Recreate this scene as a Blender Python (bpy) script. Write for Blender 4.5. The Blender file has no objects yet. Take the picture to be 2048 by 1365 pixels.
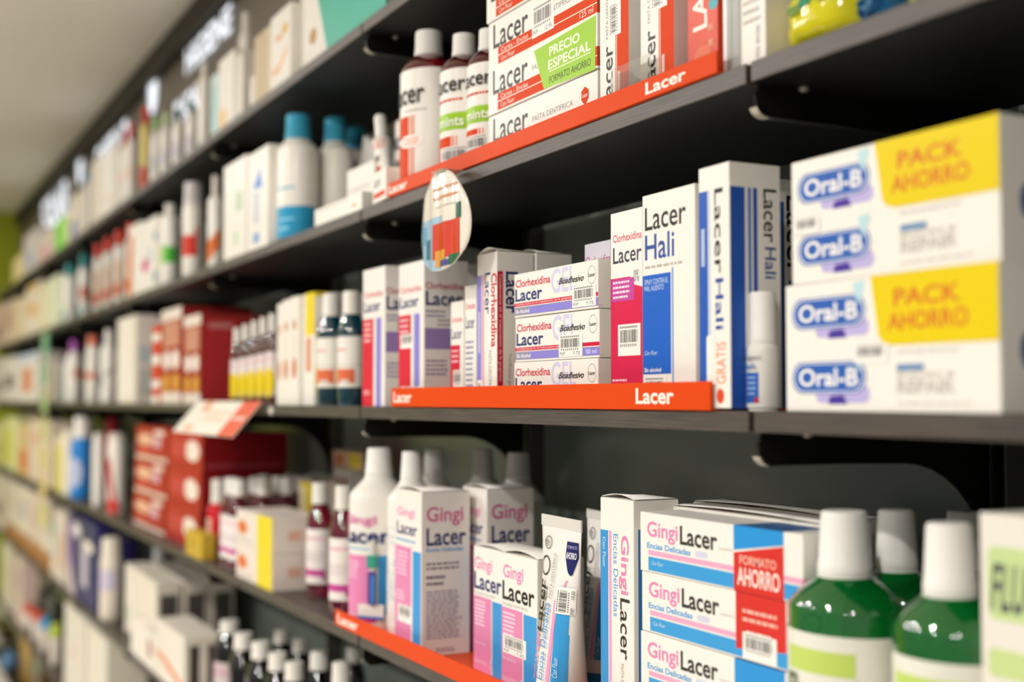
import bpy, math, random
from mathutils import Vector, Matrix
S = bpy.context.scene
COL = S.collection
random.seed(7)

# ------------------------------------------------------------------ camera
F = 2560.0                       # focal length in pixels of the 2048-wide frame
Z0 = 1.35                        # eye height
PIT = math.atan(117.5 / F)
TH = math.atan(1309.0 / F * math.cos(PIT))
cT, sT, cP, sP = math.cos(TH), math.sin(TH), math.cos(PIT), math.sin(PIT)
cam = bpy.data.cameras.new('camera')
cam.sensor_width = 36.0
cam.lens = F / 2048 * 36
cam.clip_start = .02
cam.dof.use_dof = True
cam.dof.focus_distance = 1.36
cam.dof.aperture_fstop = 2.5
cam.dof.aperture_blades = 0
camo = bpy.data.objects.new('camera', cam)
COL.objects.link(camo)
fw = Vector((-cT * cP, sT * cP, sP)); rt = Vector((sT, cT, 0)); up = rt.cross(fw)
M3 = Matrix((rt, up, -fw)).transposed()
camo.matrix_world = Matrix.Translation((0, 0, Z0)) @ M3.to_4x4()
S.camera = camo

# ------------------------------------------------------------------ look, world, lamps
S.view_settings.view_transform = 'Standard'
S.view_settings.look = 'None'
S.view_settings.gamma = 1
S.view_settings.use_curve_mapping = False
S.view_settings.exposure = -0.36
S.cycles.use_denoising = True
S.cycles.max_bounces = 8
S.cycles.sample_clamp_indirect = 6
W = bpy.data.worlds.new('world'); S.world = W
W.use_nodes = True
wn = W.node_tree; bg = wn.nodes['Background']
tcw = wn.nodes.new('ShaderNodeTexCoord'); sx = wn.nodes.new('ShaderNodeSeparateXYZ'); rw = wn.nodes.new('ShaderNodeValToRGB'); mw = wn.nodes.new('ShaderNodeMapRange')
wn.links.new(tcw.outputs['Generated'], sx.inputs[0]); wn.links.new(sx.outputs['Z'], mw.inputs['Value'])
mw.inputs['From Min'].default_value = -1; mw.inputs['From Max'].default_value = 1
wn.links.new(mw.outputs['Result'], rw.inputs['Fac']); wn.links.new(rw.outputs['Color'], bg.inputs['Color'])
e_ = rw.color_ramp.elements
e_[0].position = .38; e_[0].color = (.16, .15, .135, 1); e_[1].position = .62; e_[1].color = (.9, .86, .8, 1)
bg.inputs['Strength'].default_value = .6
CEIL = Z0 + 1.29
LAMP_W = 30
LAMP_XY = [(x, y) for x in (.5, -1.3, -3.1, -4.9, -6.9) for y in (-.95, -2.1)]

# ------------------------------------------------------------------ small helpers
YF = .668                        # front edge of the shelf boards
YB = .97                         # back panel
LZ = {0: Z0 + .571, 1: Z0 + .2865, 2: Z0 - .0098, 3: Z0 - .3476, 4: Z0 - .675, 5: Z0 - 1.028}
BT = .0175                       # board thickness

def dep(X, Y, z=Z0):
    return -X * cT * cP + Y * sT * cP + (z - Z0) * sP
def XA(px, Y, z=Z0):             # where the line of sight of a column meets the vertical plane Y at height z
    t = (px - 1024.0) / F
    zz = z - Z0
    return (t * (Y * sT * cP + zz * sP) - Y * cT) / (sT + t * cT * cP)
def ZA(py, X, Y):
    v = (682.5 - py) / F
    q = -X * cT + Y * sT
    return Z0 + (v * cP * q + sP * q) / (cP - v * sP)

def lin(h):
    h = h.lstrip('#')
    if len(h) == 3: h = ''.join(c * 2 for c in h)
    o = []
    for i in (0, 2, 4):
        c = int(h[i:i + 2], 16) / 255
        o.append(c / 12.92 if c <= .04045 else ((c + .055) / 1.055) ** 2.4)
    return (*o, 1)

MATS = {}
def mat(col, rough=.32, kind='carton'):
    key = (col, rough, kind)
    if key in MATS: return MATS[key]
    m = bpy.data.materials.new(f'{kind}_{col.lstrip("#")}')
    m.use_nodes = True
    nt = m.node_tree; b = nt.nodes['Principled BSDF']
    b.inputs['Base Color'].default_value = lin(col)
    n = nt.nodes.new('ShaderNodeTexNoise'); n.inputs['Scale'].default_value = 90
    tc = nt.nodes.new('ShaderNodeTexCoord'); nt.links.new(tc.outputs['Object'], n.inputs['Vector'])
    mr = nt.nodes.new('ShaderNodeMapRange')
    mr.inputs['To Min'].default_value = max(.01, rough - .05); mr.inputs['To Max'].default_value = rough + .05
    nt.links.new(n.outputs['Fac'], mr.inputs['Value']); nt.links.new(mr.outputs['Result'], b.inputs['Roughness'])
    b.inputs['Specular IOR Level'].default_value = .2
    if kind == 'liquid':
        b.inputs['Transmission Weight'].default_value = .75
        b.inputs['IOR'].default_value = 1.38
        mr.inputs['To Min'].default_value = .02; mr.inputs['To Max'].default_value = .05
        b.inputs['Specular IOR Level'].default_value = 1.0
        b.inputs['Coat Weight'].default_value = 1.0; b.inputs['Coat Roughness'].default_value = .03; b.inputs['Coat IOR'].default_value = 1.6
    if kind == 'matte': b.inputs['Specular IOR Level'].default_value = .03
    if kind == 'metal':
        b.inputs['Metallic'].default_value = .6
    if kind == 'film':
        b.inputs['Transmission Weight'].default_value = .9; b.inputs['IOR'].default_value = 1.1
    if kind == 'wrap':
        b.inputs['Coat Weight'].default_value = .6; b.inputs['Coat Roughness'].default_value = .08
    MATS[key] = m
    return m

def wood():
    m = bpy.data.materials.new('wenge_board'); m.use_nodes = True
    nt = m.node_tree; b = nt.nodes['Principled BSDF']
    tc = nt.nodes.new('ShaderNodeTexCoord'); mp = nt.nodes.new('ShaderNodeMapping')
    mp.inputs['Scale'].default_value = (6, 60, 220)
    nt.links.new(tc.outputs['Object'], mp.inputs['Vector'])
    n = nt.nodes.new('ShaderNodeTexNoise'); n.inputs['Scale'].default_value = 2.2; n.inputs['Detail'].default_value = 5
    nt.links.new(mp.outputs['Vector'], n.inputs['Vector'])
    cr = nt.nodes.new('ShaderNodeValToRGB')
    cr.color_ramp.elements[0].position = .3; cr.color_ramp.elements[0].color = lin('#2a211b')
    cr.color_ramp.elements[1].position = .75; cr.color_ramp.elements[1].color = lin('#54473b')
    nt.links.new(n.outputs['Fac'], cr.inputs['Fac']); nt.links.new(cr.outputs['Color'], b.inputs['Base Color'])
    bp = nt.nodes.new('ShaderNodeBump'); bp.inputs['Strength'].default_value = .25; bp.inputs['Distance'].default_value = .0006
    nt.links.new(n.outputs['Fac'], bp.inputs['Height']); nt.links.new(bp.outputs['Normal'], b.inputs['Normal'])
    b.inputs['Roughness'].default_value = .46
    b.inputs['Specular IOR Level'].default_value = .85
    return m
WOOD = wood()


def paint(name, c1, c2, rough, scale=3.0, spec=.4, bump=0):
    m = bpy.data.materials.new(name); m.use_nodes = True
    nt = m.node_tree; b = nt.nodes['Principled BSDF']
    tc = nt.nodes.new('ShaderNodeTexCoord')
    n = nt.nodes.new('ShaderNodeTexNoise'); n.inputs['Scale'].default_value = scale; n.inputs['Detail'].default_value = 4
    nt.links.new(tc.outputs['Object'], n.inputs['Vector'])
    cr = nt.nodes.new('ShaderNodeValToRGB')
    cr.color_ramp.elements[0].position = .35; cr.color_ramp.elements[0].color = lin(c1)
    cr.color_ramp.elements[1].position = .65; cr.color_ramp.elements[1].color = lin(c2)
    nt.links.new(n.outputs['Fac'], cr.inputs['Fac']); nt.links.new(cr.outputs['Color'], b.inputs['Base Color'])
    b.inputs['Roughness'].default_value = rough; b.inputs['Specular IOR Level'].default_value = spec
    return m

def glow(name, col, e):
    m = bpy.data.materials.new(name); m.use_nodes = True
    b = m.node_tree.nodes['Principled BSDF']
    b.inputs['Base Color'].default_value = lin(col)
    b.inputs['Emission Color'].default_value = lin(col); b.inputs['Emission Strength'].default_value = e
    return m

INKS = ('#dc4a20', '#ee8259')
class MB:
    def __init__(s): s.v = []; s.f = []; s.m = []; s.sm = []; s.mats = []
    def mi(s, m):
        if isinstance(m, str): m = mat(m, .34, 'matte') if m in INKS else mat(m)
        if m not in s.mats: s.mats.append(m)
        return s.mats.index(m)
    def add(s, vs, fs, m, smooth=False):
        o = len(s.v); k = s.mi(m)
        s.v += [tuple(v) for v in vs]
        for f in fs:
            s.f.append([i + o for i in f]); s.m.append(k); s.sm.append(smooth)
    def box(s, x0, x1, y0, y1, z0, z1, m, b=.0006):
        lo = (x0, y0, z0); hi = (x1, y1, z1); c = Vector(((x0 + x1) / 2, (y0 + y1) / 2, (z0 + z1) / 2))
        V = []; ix = {}
        for sx in (0, 1):
            for sy in (0, 1):
                for sz in (0, 1):
                    sg = (sx, sy, sz)
                    for a in range(3):
                        p = [hi[i] if sg[i] else lo[i] for i in range(3)]
                        for i in range(3):
                            if i != a: p[i] += -b if sg[i] else b
                        ix[sg, a] = len(V); V.append(p)
        Fs = []
        def q(l):
            vs = [Vector(V[i]) for i in l]
            n = (vs[1] - vs[0]).cross(vs[2] - vs[0])
            ce = sum(vs, Vector()) / len(vs)
            Fs.append(l if n.dot(ce - c) > 0 else l[::-1])
        for a in range(3):
            b1, b2 = [i for i in range(3) if i != a]
            for sg in (0, 1):
                l = []
                for u, w in ((0, 0), (1, 0), (1, 1), (0, 1)):
                    k = [0, 0, 0]; k[a] = sg; k[b1] = u; k[b2] = w; l.append(ix[tuple(k), a])
                q(l)
            for u in (0, 1):
                for w in (0, 1):
                    k0 = [0, 0, 0]; k0[b1] = u; k0[b2] = w; k1 = list(k0); k1[a] = 1
                    k0 = tuple(k0); k1 = tuple(k1)
                    q([ix[k0, b1], ix[k1, b1], ix[k1, b2], ix[k0, b2]])
        for sx in (0, 1):
            for sy in (0, 1):
                for sz in (0, 1): q([ix[(sx, sy, sz), a] for a in range(3)])
        s.add(V, Fs, m)
    def lathe(s, prof, m, n=32, cx=0, cy=0, smooth=True):  # prof: (rx, ry, z) bottom to top
        V = []; Fs = []
        for rx, ry, z in prof:
            for i in range(n):
                a = 2 * math.pi * i / n
                V.append((cx + rx * math.cos(a), cy + ry * math.sin(a), z))
        for k in range(len(prof) - 1):
            for i in range(n):
                j = (i + 1) % n
                Fs.append([k * n + i, k * n + j, (k + 1) * n + j, (k + 1) * n + i])
        s.add(V, Fs, m, smooth)
        s.add(V[:n], [list(range(n))[::-1]], m); s.add(V[-n:], [list(range(n))], m)
    def prism(s, pts, axis, a0, a1, m):      # pts: 2-D outline extruded along an axis
        n = len(pts); V = []
        for a in (a0, a1):
            for p in pts:
                q = list(p); q.insert(axis, a); V.append(q)
        Fs = [list(range(n)), list(range(n, 2 * n))[::-1]] + [[i, i + n, (i + 1) % n + n, (i + 1) % n] for i in range(n)]
        s.add(V, Fs, m)
    def build(s, name, parent=None, loc=None, rz=0):
        me = bpy.data.meshes.new(name)
        me.from_pydata(s.v, [], s.f)
        for m in s.mats: me.materials.append(m)
        me.polygons.foreach_set('material_index', s.m)
        me.polygons.foreach_set('use_smooth', s.sm)
        me.update()
        o = bpy.data.objects.new(name, me); COL.objects.link(o)
        if parent: o.parent = parent
        if loc is not None: o.location = loc
        o.rotation_euler.z = rz
        return o

def tag(o, label, cat, group=None):
    o['label'] = label; o['category'] = cat
    if group: o['group'] = group
    return o
def struct(o):
    o['kind'] = 'structure'; return o
def empty(name, loc, rz=0):
    o = bpy.data.objects.new(name, None); COL.objects.link(o)
    o.empty_display_size = .02
    o.location = loc; o.rotation_euler.z = rz
    return o
def dup(o, loc, label=None, rz=None):
    def cp(x, par):
        c = x.copy(); COL.objects.link(c); c.parent = par
        for ch in x.children: cp(ch, c)
        return c
    c = cp(o, None); c.location = loc
    if rz is not None: c.rotation_euler.z = rz
    if label: c['label'] = label
    return c

# ------------------------------------------------------------------ print on packs
TX = {}
def txt(s, bold=False):
    k = (s, bold)
    if k in TX: return TX[k]
    cu = bpy.data.curves.new('t', 'FONT'); cu.body = s; cu.resolution_u = 3
    cu.offset = .022 if bold else .011 if s in ('Lacer', 'Hali', 'Clorhexidina', 'GEL', 'LACER', 'Bioadhesivo', 'PRECIO', 'ESPECIAL') else 0
    o = bpy.data.objects.new('t', cu); COL.objects.link(o)
    e = o.evaluated_get(bpy.context.evaluated_depsgraph_get())
    me = e.to_mesh()
    vs = [(v.co.x, v.co.y) for v in me.vertices]; fs = [list(p.vertices) for p in me.polygons]
    e.to_mesh_clear(); bpy.data.objects.remove(o); bpy.data.curves.remove(cu)
    x0 = min(v[0] for v in vs); x1 = max(v[0] for v in vs); y0 = min(v[1] for v in vs); y1 = max(v[1] for v in vs)
    vs = [((x - x0) / (x1 - x0), (y - y0) / (y1 - y0)) for x, y in vs]
    TX[k] = (vs, fs)
    return TX[k]

LAY = .000032
def art(mb, items, mp, seg=1, base=0, rows=1):
    k = base
    rnd = random.Random(3)
    def poly(pts, m, off):
        if seg == 1:
            mb.add([mp(u, v, off) for u, v in pts], [list(range(len(pts)))], m); return
        a, b = min(p[0] for p in pts), max(p[0] for p in pts); n = 12; V = []
        for i in range(n + 1):
            u = a + (b - a) * min(max(i / n, .002), .998); hit = []
            for p, q in zip(pts, pts[1:] + pts[:1]):
                if (p[0] - u) * (q[0] - u) <= 0 and p[0] != q[0]: hit.append(p[1] + (q[1] - p[1]) * (u - p[0]) / (q[0] - p[0]))
            lo, hi = (min(hit), max(hit)) if hit else (0, 0)
            V += [mp(u, lo + (hi - lo) * j / 4, off) for j in range(5)]
        mb.add(V, [[5 * i + j, 5 * i + 5 + j, 5 * i + 6 + j, 5 * i + 1 + j] for i in range(n) for j in range(4)], m)
    def rect(u0, v0, u1, v1, m, off):
        if rows > 1 and v1 - v0 > .12:
            k_ = rows
            V = [mp(u0 + (u1 - u0) * i / seg, v0 + (v1 - v0) * j / k_, off) for i in range(seg + 1) for j in range(k_ + 1)]
            mb.add(V, [[i * (k_ + 1) + j, (i + 1) * (k_ + 1) + j, (i + 1) * (k_ + 1) + j + 1, i * (k_ + 1) + j + 1] for i in range(seg) for j in range(k_)], m); return
        V = []; Fs = []
        for i in range(seg + 1):
            u = u0 + (u1 - u0) * i / seg
            V += [mp(u, v0, off), mp(u, v1, off)]
        for i in range(seg): Fs.append([2 * i, 2 * i + 2, 2 * i + 3, 2 * i + 1])
        mb.add(V, Fs, m)
    def text(s, u0, v0, u1, v1, m, off, fl=''):
        vs, fs = txt(s, 'B' in fl)
        if seg > 1: off += .0007
        P = []
        for a, b in vs:
            if 'I' in fl: a = a * .93 + b * .07
            if 'U' in fl: u, v = u1 - b * (u1 - u0), v0 + a * (v1 - v0)
            elif 'D' in fl: u, v = u0 + b * (u1 - u0), v1 - a * (v1 - v0)
            else: u, v = u0 + a * (u1 - u0), v0 + b * (v1 - v0)
            if 'K' in fl: v += (u - u0) * .12
            P.append(mp(u, v, off))
        mb.add(P, fs, m)
    for it in items:
        k += 1; off = k * LAY; t = it[0]
        if t == 'r': rect(*it[1:5], it[5], off)
        elif t == 't': text(it[1], *it[2:6], it[6], off, it[7] if len(it) > 7 else '')
        elif t == 'p': poly(it[1], it[2], off)
        elif t == 'o':
            cu, cv, ru, rv, m = it[1:6]
            poly([(cu + ru * math.cos(i * math.pi / 12), cv + rv * math.sin(i * math.pi / 12)) for i in range(24)], m, off)
        elif t == 'g':                          # outline ring
            cu, cv, ru, rv, q, m = it[1:7]
            V = []
            for i in range(24):
                c_, s_ = math.cos(i * math.pi / 12), math.sin(i * math.pi / 12)
                V += [mp(cu + ru * c_, cv + rv * s_, off), mp(cu + ru * q * c_, cv + rv * q * s_, off)]
            mb.add(V, [[2 * i, (2 * i + 2) % 48, (2 * i + 3) % 48, 2 * i + 1] for i in range(24)], m)
        elif t == 'q':                          # rounded badge
            u0, v0, u1, v1, m = it[1:6]; ru = (it[6] if len(it) > 6 else .2) * (u1 - u0); rv = (it[7] if len(it) > 7 else .5) * (v1 - v0)
            P = []
            for cx, cy, a0 in ((u1 - ru, v1 - rv, 0), (u0 + ru, v1 - rv, 90), (u0 + ru, v0 + rv, 180), (u1 - ru, v0 + rv, 270)):
                for j in range(7):
                    a = math.radians(a0 + 15 * j); P.append((cx + ru * math.cos(a), cy + rv * math.sin(a)))
            poly(P, m, off)
        elif t == 'l':                          # fine print, n rows
            u0, v0, u1, v1, n, m = it[1:7]
            for r in range(n):
                vb = v1 - (v1 - v0) * (r + .75) / n; hh = (v1 - v0) / n * .45; u = u0
                end = u1 - rnd.random() * .18 * (u1 - u0)
                while u < end:
                    w = (u1 - u0) * rnd.uniform(.06, .2); e = min(u + w, end)
                    mb.add([mp(u, vb, off), mp(e, vb, off), mp(e, vb + hh, off), mp(u, vb + hh, off)], [[0, 1, 2, 3]], m)
                    u = e + (u1 - u0) * .03
        elif t == 's':                          # price sticker with a barcode
            u0, v0, u1, v1, price = it[1:6]; fl = it[6] if len(it) > 6 else ''
            rect(u0, v0, u1, v1, '#f6f3ec', off)
            def sub(a0, b0, a1, b1):
                if 'U' in fl: return (u0 + (u1 - u0) * (1 - b1), v0 + (v1 - v0) * a0, u0 + (u1 - u0) * (1 - b0), v0 + (v1 - v0) * a1)
                return (u0 + (u1 - u0) * a0, v0 + (v1 - v0) * b0, u0 + (u1 - u0) * a1, v0 + (v1 - v0) * b1)
            x = .08
            while x < .88:
                w = rnd.choice((.012, .02, .03)); rect(*sub(x, .42, x + w, .82), '#3a3632', off + LAY); x += w + rnd.choice((.012, .018, .026))
            x = .1
            for _ in range(9): rect(*sub(x, .29, x + .045, .37), '#8b857c', off + LAY); x += .085
            x = .08
            for _ in range(10): rect(*sub(x, .87, x + .06, .94), '#8b857c', off + LAY); x += .08
            if price:
                text('PVP', *sub(.05, .07, .27, .22), '#4a4640', off + LAY, 'U' if 'U' in fl else '')
                text(price, *sub(.6, .07, .9, .22), '#4a4640', off + LAY, 'U' if 'U' in fl else '')

def faces(w, d, h):
    return {'front': lambda u, v, o: (w * (u - .5), -d / 2 - o, h * v),
            'side': lambda u, v, o: (w / 2 + o, d * (u - .5), h * v),
            'top': lambda u, v, o: (w * (u - .5), d * (v - .5), h + o)}

def carton(name, label, cat, w, d, h, loc, col='#f3efe6', front=(), side=(), top=(), group=None, rz=0, flap=0):
    """a folded carton with its print; price stickers and a lifted flap are parts of their own"""
    mb = MB(); mb.box(-w / 2, w / 2, -d / 2, d / 2, 0, h, mat(col))
    # tuck slot of the lid
    fc = faces(w, d, h); st = {}
    for nm, its in (('front', front), ('side', side), ('top', top)):
        a = [i for i in its if i[0] != 's']; s_ = [i for i in its if i[0] == 's']
        art(mb, a, fc[nm])
        if s_: st[nm] = (s_, len(a))
    if not st and not flap:
        o = mb.build(name, None, loc, rz)
        return tag(o, label, cat, group)
    r = empty(name, loc, rz); tag(r, label, cat, group)
    mb.build('carton', r)
    for nm, (s_, b) in st.items():
        for i in s_:
            q = MB(); art(q, [i], fc[nm], 1, b); q.build('price_sticker', r)
    if flap:
        q = MB(); n = 8; V = []; Fs = []
        for i in range(n + 1):
            x = w * (i / n - .5) * .99
            lift = flap * math.sin(math.pi * i / n)
            V += [(x, -d * .47, h + .0006 + lift), (x, d * .47, h + .0004), (x, -d * .47, h + .0012 + lift), (x, d * .47, h + .001)]
        for i in range(n):
            a = 4 * i; Fs += [[a, a + 4, a + 5, a + 1], [a + 2, a + 3, a + 7, a + 6], [a, a + 2, a + 6, a + 4]]
        q.add(V, Fs, mat(col), True)
        q.build('top_flap', r)
    return r

def hmax(L, zb): return (LZ[L - 1] - BT - .033 if L else CEIL - .15) - zb
def fit(L, px0, px1, pyt, dy, base=.0, pyx=None):
    """front-face X range and height of a pack standing at depth dy behind the board's front edge"""
    Y = YF + dy; zb = LZ[L] + base
    zm = zb + .08
    x0, x1 = XA(px0, Y, zm), XA(px1, Y, zm)
    zt = ZA(pyt, x1 if pyx is None else XA(pyx, Y, zm), Y)
    return x0, x1, min(zt - zb, hmax(L, zb)), Y, zb

def pack(name, label, cat, L, px0, px1, pyt, dy=.012, depth=.06, base=0, gap=.0015, h=None, **k):
    x0, x1, hh, Y, zb = fit(L, px0, px1, pyt, dy, base)
    w = max(.008, x1 - x0 - gap)
    return carton(name, label, cat, w, depth, h or hh, ((x0 + x1) / 2, Y + depth / 2, zb), **k)

def bottle(name, label, cat, L, pc, pyt, pw, dy=.045, base=0, capw=.46, hb=.6, hn=.76, body='#f1ede4', liquid=False,
           cap='#f4f1ea', lab=None, asp=.75, group=None, face=-48, span=80, fill=None, taper=.93, capr=.5, loc=None, w=None, h=None, capkind='carton', near=False):
    if loc is None:
        Y = YF + dy; zb = LZ[L] + base
        X = XA(pc, Y, zb + .1)
        w = pw * dep(X, Y) / F
        h = h or min(ZA(pyt, X, Y) - zb, hmax(L, zb))
        loc = (X, Y, zb)
    A = w / 2 / math.hypot(sT, asp * cT); B = A * asp
    r = empty(name, loc); tag(r, label, cat, group)
    rn = capw * w / 2
    m = mat(body, .05, 'liquid') if liquid else mat(body, .25)
    pr = [(A * .9, B * .9, 0), (A * .97, B * .97, .006), (A, B, .015), (A, B, hb * h)]
    for i in range(1, 9):
        t = i / 8; e = .3 * t + .7 * (1 - math.cos(t * math.pi / 2)) if capr < .3 else .5 * (1 - math.cos(math.pi * t)) * .5 + .5 * t ** 1.3
        z = hb * h + (hn - hb) * h * t
        pr.append((A + (rn * .96 - A) * e, B + (rn * .96 - B) * e, z))
    pr.append((rn * .9, rn * .9, hn * h + .004))
    mb = MB(); mb.lathe(pr, m, 40); mb.build('body', r)
    c = MB(); zc = hn * h + .0012
    hc = h - zc
    c.lathe([(rn * .98, rn * .98, zc), (rn, rn, zc + hc * .04), (rn, rn, zc + hc * .14), (rn * .97, rn * .97, zc + hc * .16),
             (rn * taper, rn * taper, h - hc * .07), (rn * (taper - .04), rn * (taper - .04), h - hc * .015), (rn * (taper - .12), rn * (taper - .12), h)],
            mat(cap, .3, capkind), 28)
    cp_ = c.build('cap', r)
    if near:
        c = MB(); z1 = hn * h - .0022; c.lathe([(rn * .99, rn * .99, z1), (rn * 1.01, rn * 1.01, z1 + .0006), (rn * 1.01, rn * 1.01, z1 + .0026), (rn * .99, rn * .99, z1 + .003)], mat(cap, .3, capkind), 28); c.build('tamper_ring', cp_)
    if lab:
        v0, v1, lc, its = lab
        q = MB(); n = 48
        def mp(u, v, o):
            a = math.radians(face + span * (2 * u - 1)); o *= 2; return ((A + .0003 + o) * math.cos(a), (B + .0003 + o) * math.sin(a), h * (v0 + (v1 - v0) * v))
        if lc:
            V = []
            for i in range(n):
                a = 2 * math.pi * i / n
                for z in (v0 * h, v1 * h): V.append(((A + .0003) * math.cos(a), (B + .0003) * math.sin(a), z))
            q.add(V, [[2 * i, (2 * i + 2) % (2 * n), (2 * i + 3) % (2 * n), 2 * i + 1] for i in range(n)], mat(lc), True)
        st = [i for i in its if i[0] == 's']
        art(q, [i for i in its if i[0] != 's'], mp, 14, 2)
        lo_ = q.build('label', r) if q.v else r
        for i in st:
            z = MB(); art(z, [i], mp, 14, len(its) + 3); z.build('price_sticker', lo_)
    return r

ORD = ['first', 'second', 'third', 'fourth', 'fifth', 'sixth', 'seventh', 'eighth', 'ninth']
# ------------------------------------------------------------------ room
XL, XR, YO = -9.35, 1.9, -2.6
def slab(name, x0, x1, y0, y1, z0, z1, m):
    q = MB(); q.box(x0, x1, y0, y1, z0, z1, m, .0005); return struct(q.build(name))
GREIGE = paint('greige_wall_paint', '#857c70', '#8f867a', .6)
slab('floor', XL, XR, YO, YB + .06, -.05, 0, paint('pale_floor_tiles', '#e2dcd2', '#ebe6dd', .35, 1.5))
slab('ceiling', XL, XR, YO, YB + .06, CEIL, CEIL + .06, paint('cream_ceiling_paint', '#ece5d8', '#f0e9dd', .85, .6))
slab('wall_back', XL, XR, YB + .012, YB + .08, 0, CEIL, GREIGE)
slab('wall_left', XL - .06, XL, YO, YB + .08, 0, CEIL, paint('lime_wall_paint', '#a9b62a', '#b4c030', .6))
slab('trim_1', XL, XR, YB - .03, YB + .012, CEIL - .1, CEIL, mat('#3f3a33', .6, 'paint'))
PANEL = paint('dark_green_gloss_panel', '#87928a', '#929c92', .2, 2.0, .5)

# ------------------------------------------------------------------ ceiling downlights: real lamps over the aisle
dl = None
for i, (x, y) in enumerate(LAMP_XY):
    lab_ = 'round ceiling downlight, %s from the right in the row %s' % (ORD[i // 2], 'nearer the shelves' if i % 2 == 0 else 'farther from the shelves')
    if dl is None:
        dl = empty('ceiling_downlight', (x, y, CEIL)); tag(dl, lab_, 'ceiling light', 'ceiling downlights over the aisle')
        q = MB(); n = 28; V = []; Fs = []
        for r_, z in ((.062, -.012), (.07, -.008), (.082, 0), (.05, -.004)):
            V += [(r_ * math.cos(2 * math.pi * k / n), r_ * math.sin(2 * math.pi * k / n), z) for k in range(n)]
        for a, b in ((0, 1), (1, 2), (3, 0)):
            Fs += [[a * n + k, a * n + (k + 1) % n, b * n + (k + 1) % n, b * n + k] for k in range(n)]
        q.add(V, Fs, mat('#e8e4da', .3, 'paint')); q.build('rim', dl)
        q = MB(); q.add([(.052 * math.cos(2 * math.pi * k / n), .052 * math.sin(2 * math.pi * k / n), -.006) for k in range(n)], [list(range(n))[::-1]], glow('lamp_glass', '#fff2dd', 6)); q.build('lens', dl)
    else:
        dup(dl, (x, y, CEIL), lab_)
    ld = bpy.data.lights.new('downlight_lamp', 'AREA'); ld.shape = 'DISK'; ld.size = .1; ld.energy = LAMP_W
    ld.color = (1, .97, .93)
    lo = bpy.data.objects.new('downlight_lamp', ld); COL.objects.link(lo); lo.location = (x, y, CEIL - .016)

# ------------------------------------------------------------------ shelving
JX = [.073, -.867, -1.807, -2.747, -3.687, -4.627, -5.567, -6.507, -7.447]
BAY = 'ABCDEFGH'
BAYW = {'A': 'nearest bay at the right', 'B': 'middle bay with the trays', 'C': 'bay just left of the trays', 'D': 'bay with the dark red cartons', 'E': 'bay left of the dark red cartons', 'F': 'third bay from the far end', 'G': 'second bay from the far end', 'H': 'bay at the far end'}
LVW = ['top shelf', 'second-highest shelf', 'eye-level shelf', 'third-lowest shelf', 'second-lowest shelf', 'lowest shelf']
for i in range(8):
    slab('trim_%d' % (i + 2), JX[i + 1] + .002, JX[i] - .002, YB, YB + .012, .035, LZ[0] - BT - .002, PANEL)
UNDER = paint('board_underside_shade', '#12110f', '#181614', .5, 8, .3)  # near-black colour paints in the shade under the boards
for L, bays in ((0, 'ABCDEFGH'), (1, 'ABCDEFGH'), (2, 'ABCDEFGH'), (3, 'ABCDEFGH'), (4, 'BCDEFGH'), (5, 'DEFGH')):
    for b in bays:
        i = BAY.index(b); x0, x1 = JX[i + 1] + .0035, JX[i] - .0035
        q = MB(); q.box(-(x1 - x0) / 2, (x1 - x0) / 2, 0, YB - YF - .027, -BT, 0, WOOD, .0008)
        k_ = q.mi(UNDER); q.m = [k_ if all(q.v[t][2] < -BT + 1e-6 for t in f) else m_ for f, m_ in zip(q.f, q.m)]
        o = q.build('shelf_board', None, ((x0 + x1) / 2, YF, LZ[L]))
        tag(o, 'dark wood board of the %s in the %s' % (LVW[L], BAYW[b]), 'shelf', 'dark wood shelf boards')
# uprights on the back panel
blk = mat('#24231f', .38, 'metal'); stl = mat('#6d6a64', .35, 'metal')
UPW = ['right of the savings packs', 'left of the savings packs', 'left of the trays', 'right of the dark red cartons', 'left of the dark red cartons', 'fourth from the far end', 'third from the far end', 'second from the far end', 'at the far end']
up0 = None
for i, x in enumerate(JX):
    if up0 is None:
        up0 = empty('shelf_upright', (x, YB, .1))
        q = MB(); q.box(-.016, .016, -.024, -.0005, 0, LZ[0] - .1 + .02, blk, .001)
        for k in range(40):
            z = .04 + k * .044
            for xx in (-.006, .006): q.add([(xx - .002, -.0243, z), (xx + .002, -.0243, z), (xx + .002, -.0243, z + .018), (xx - .002, -.0243, z + .018)], [[0, 1, 2, 3]], mat('#0b0b0a', .8, 'paint'))
        q.build('channel', up0)
        q = MB(); q.box(.0165, .0195, -.026, -.0005, 0, LZ[0] - .1 + .02, stl, .0006); q.build('edge_strip', up0)
        tag(up0, 'slotted metal shelf upright ' + UPW[i], 'upright', 'slotted shelf uprights')
    else: dup(up0, (x, YB, .1), 'slotted metal shelf upright ' + UPW[i])
br0 = None
D = YB - YF - .028
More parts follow.
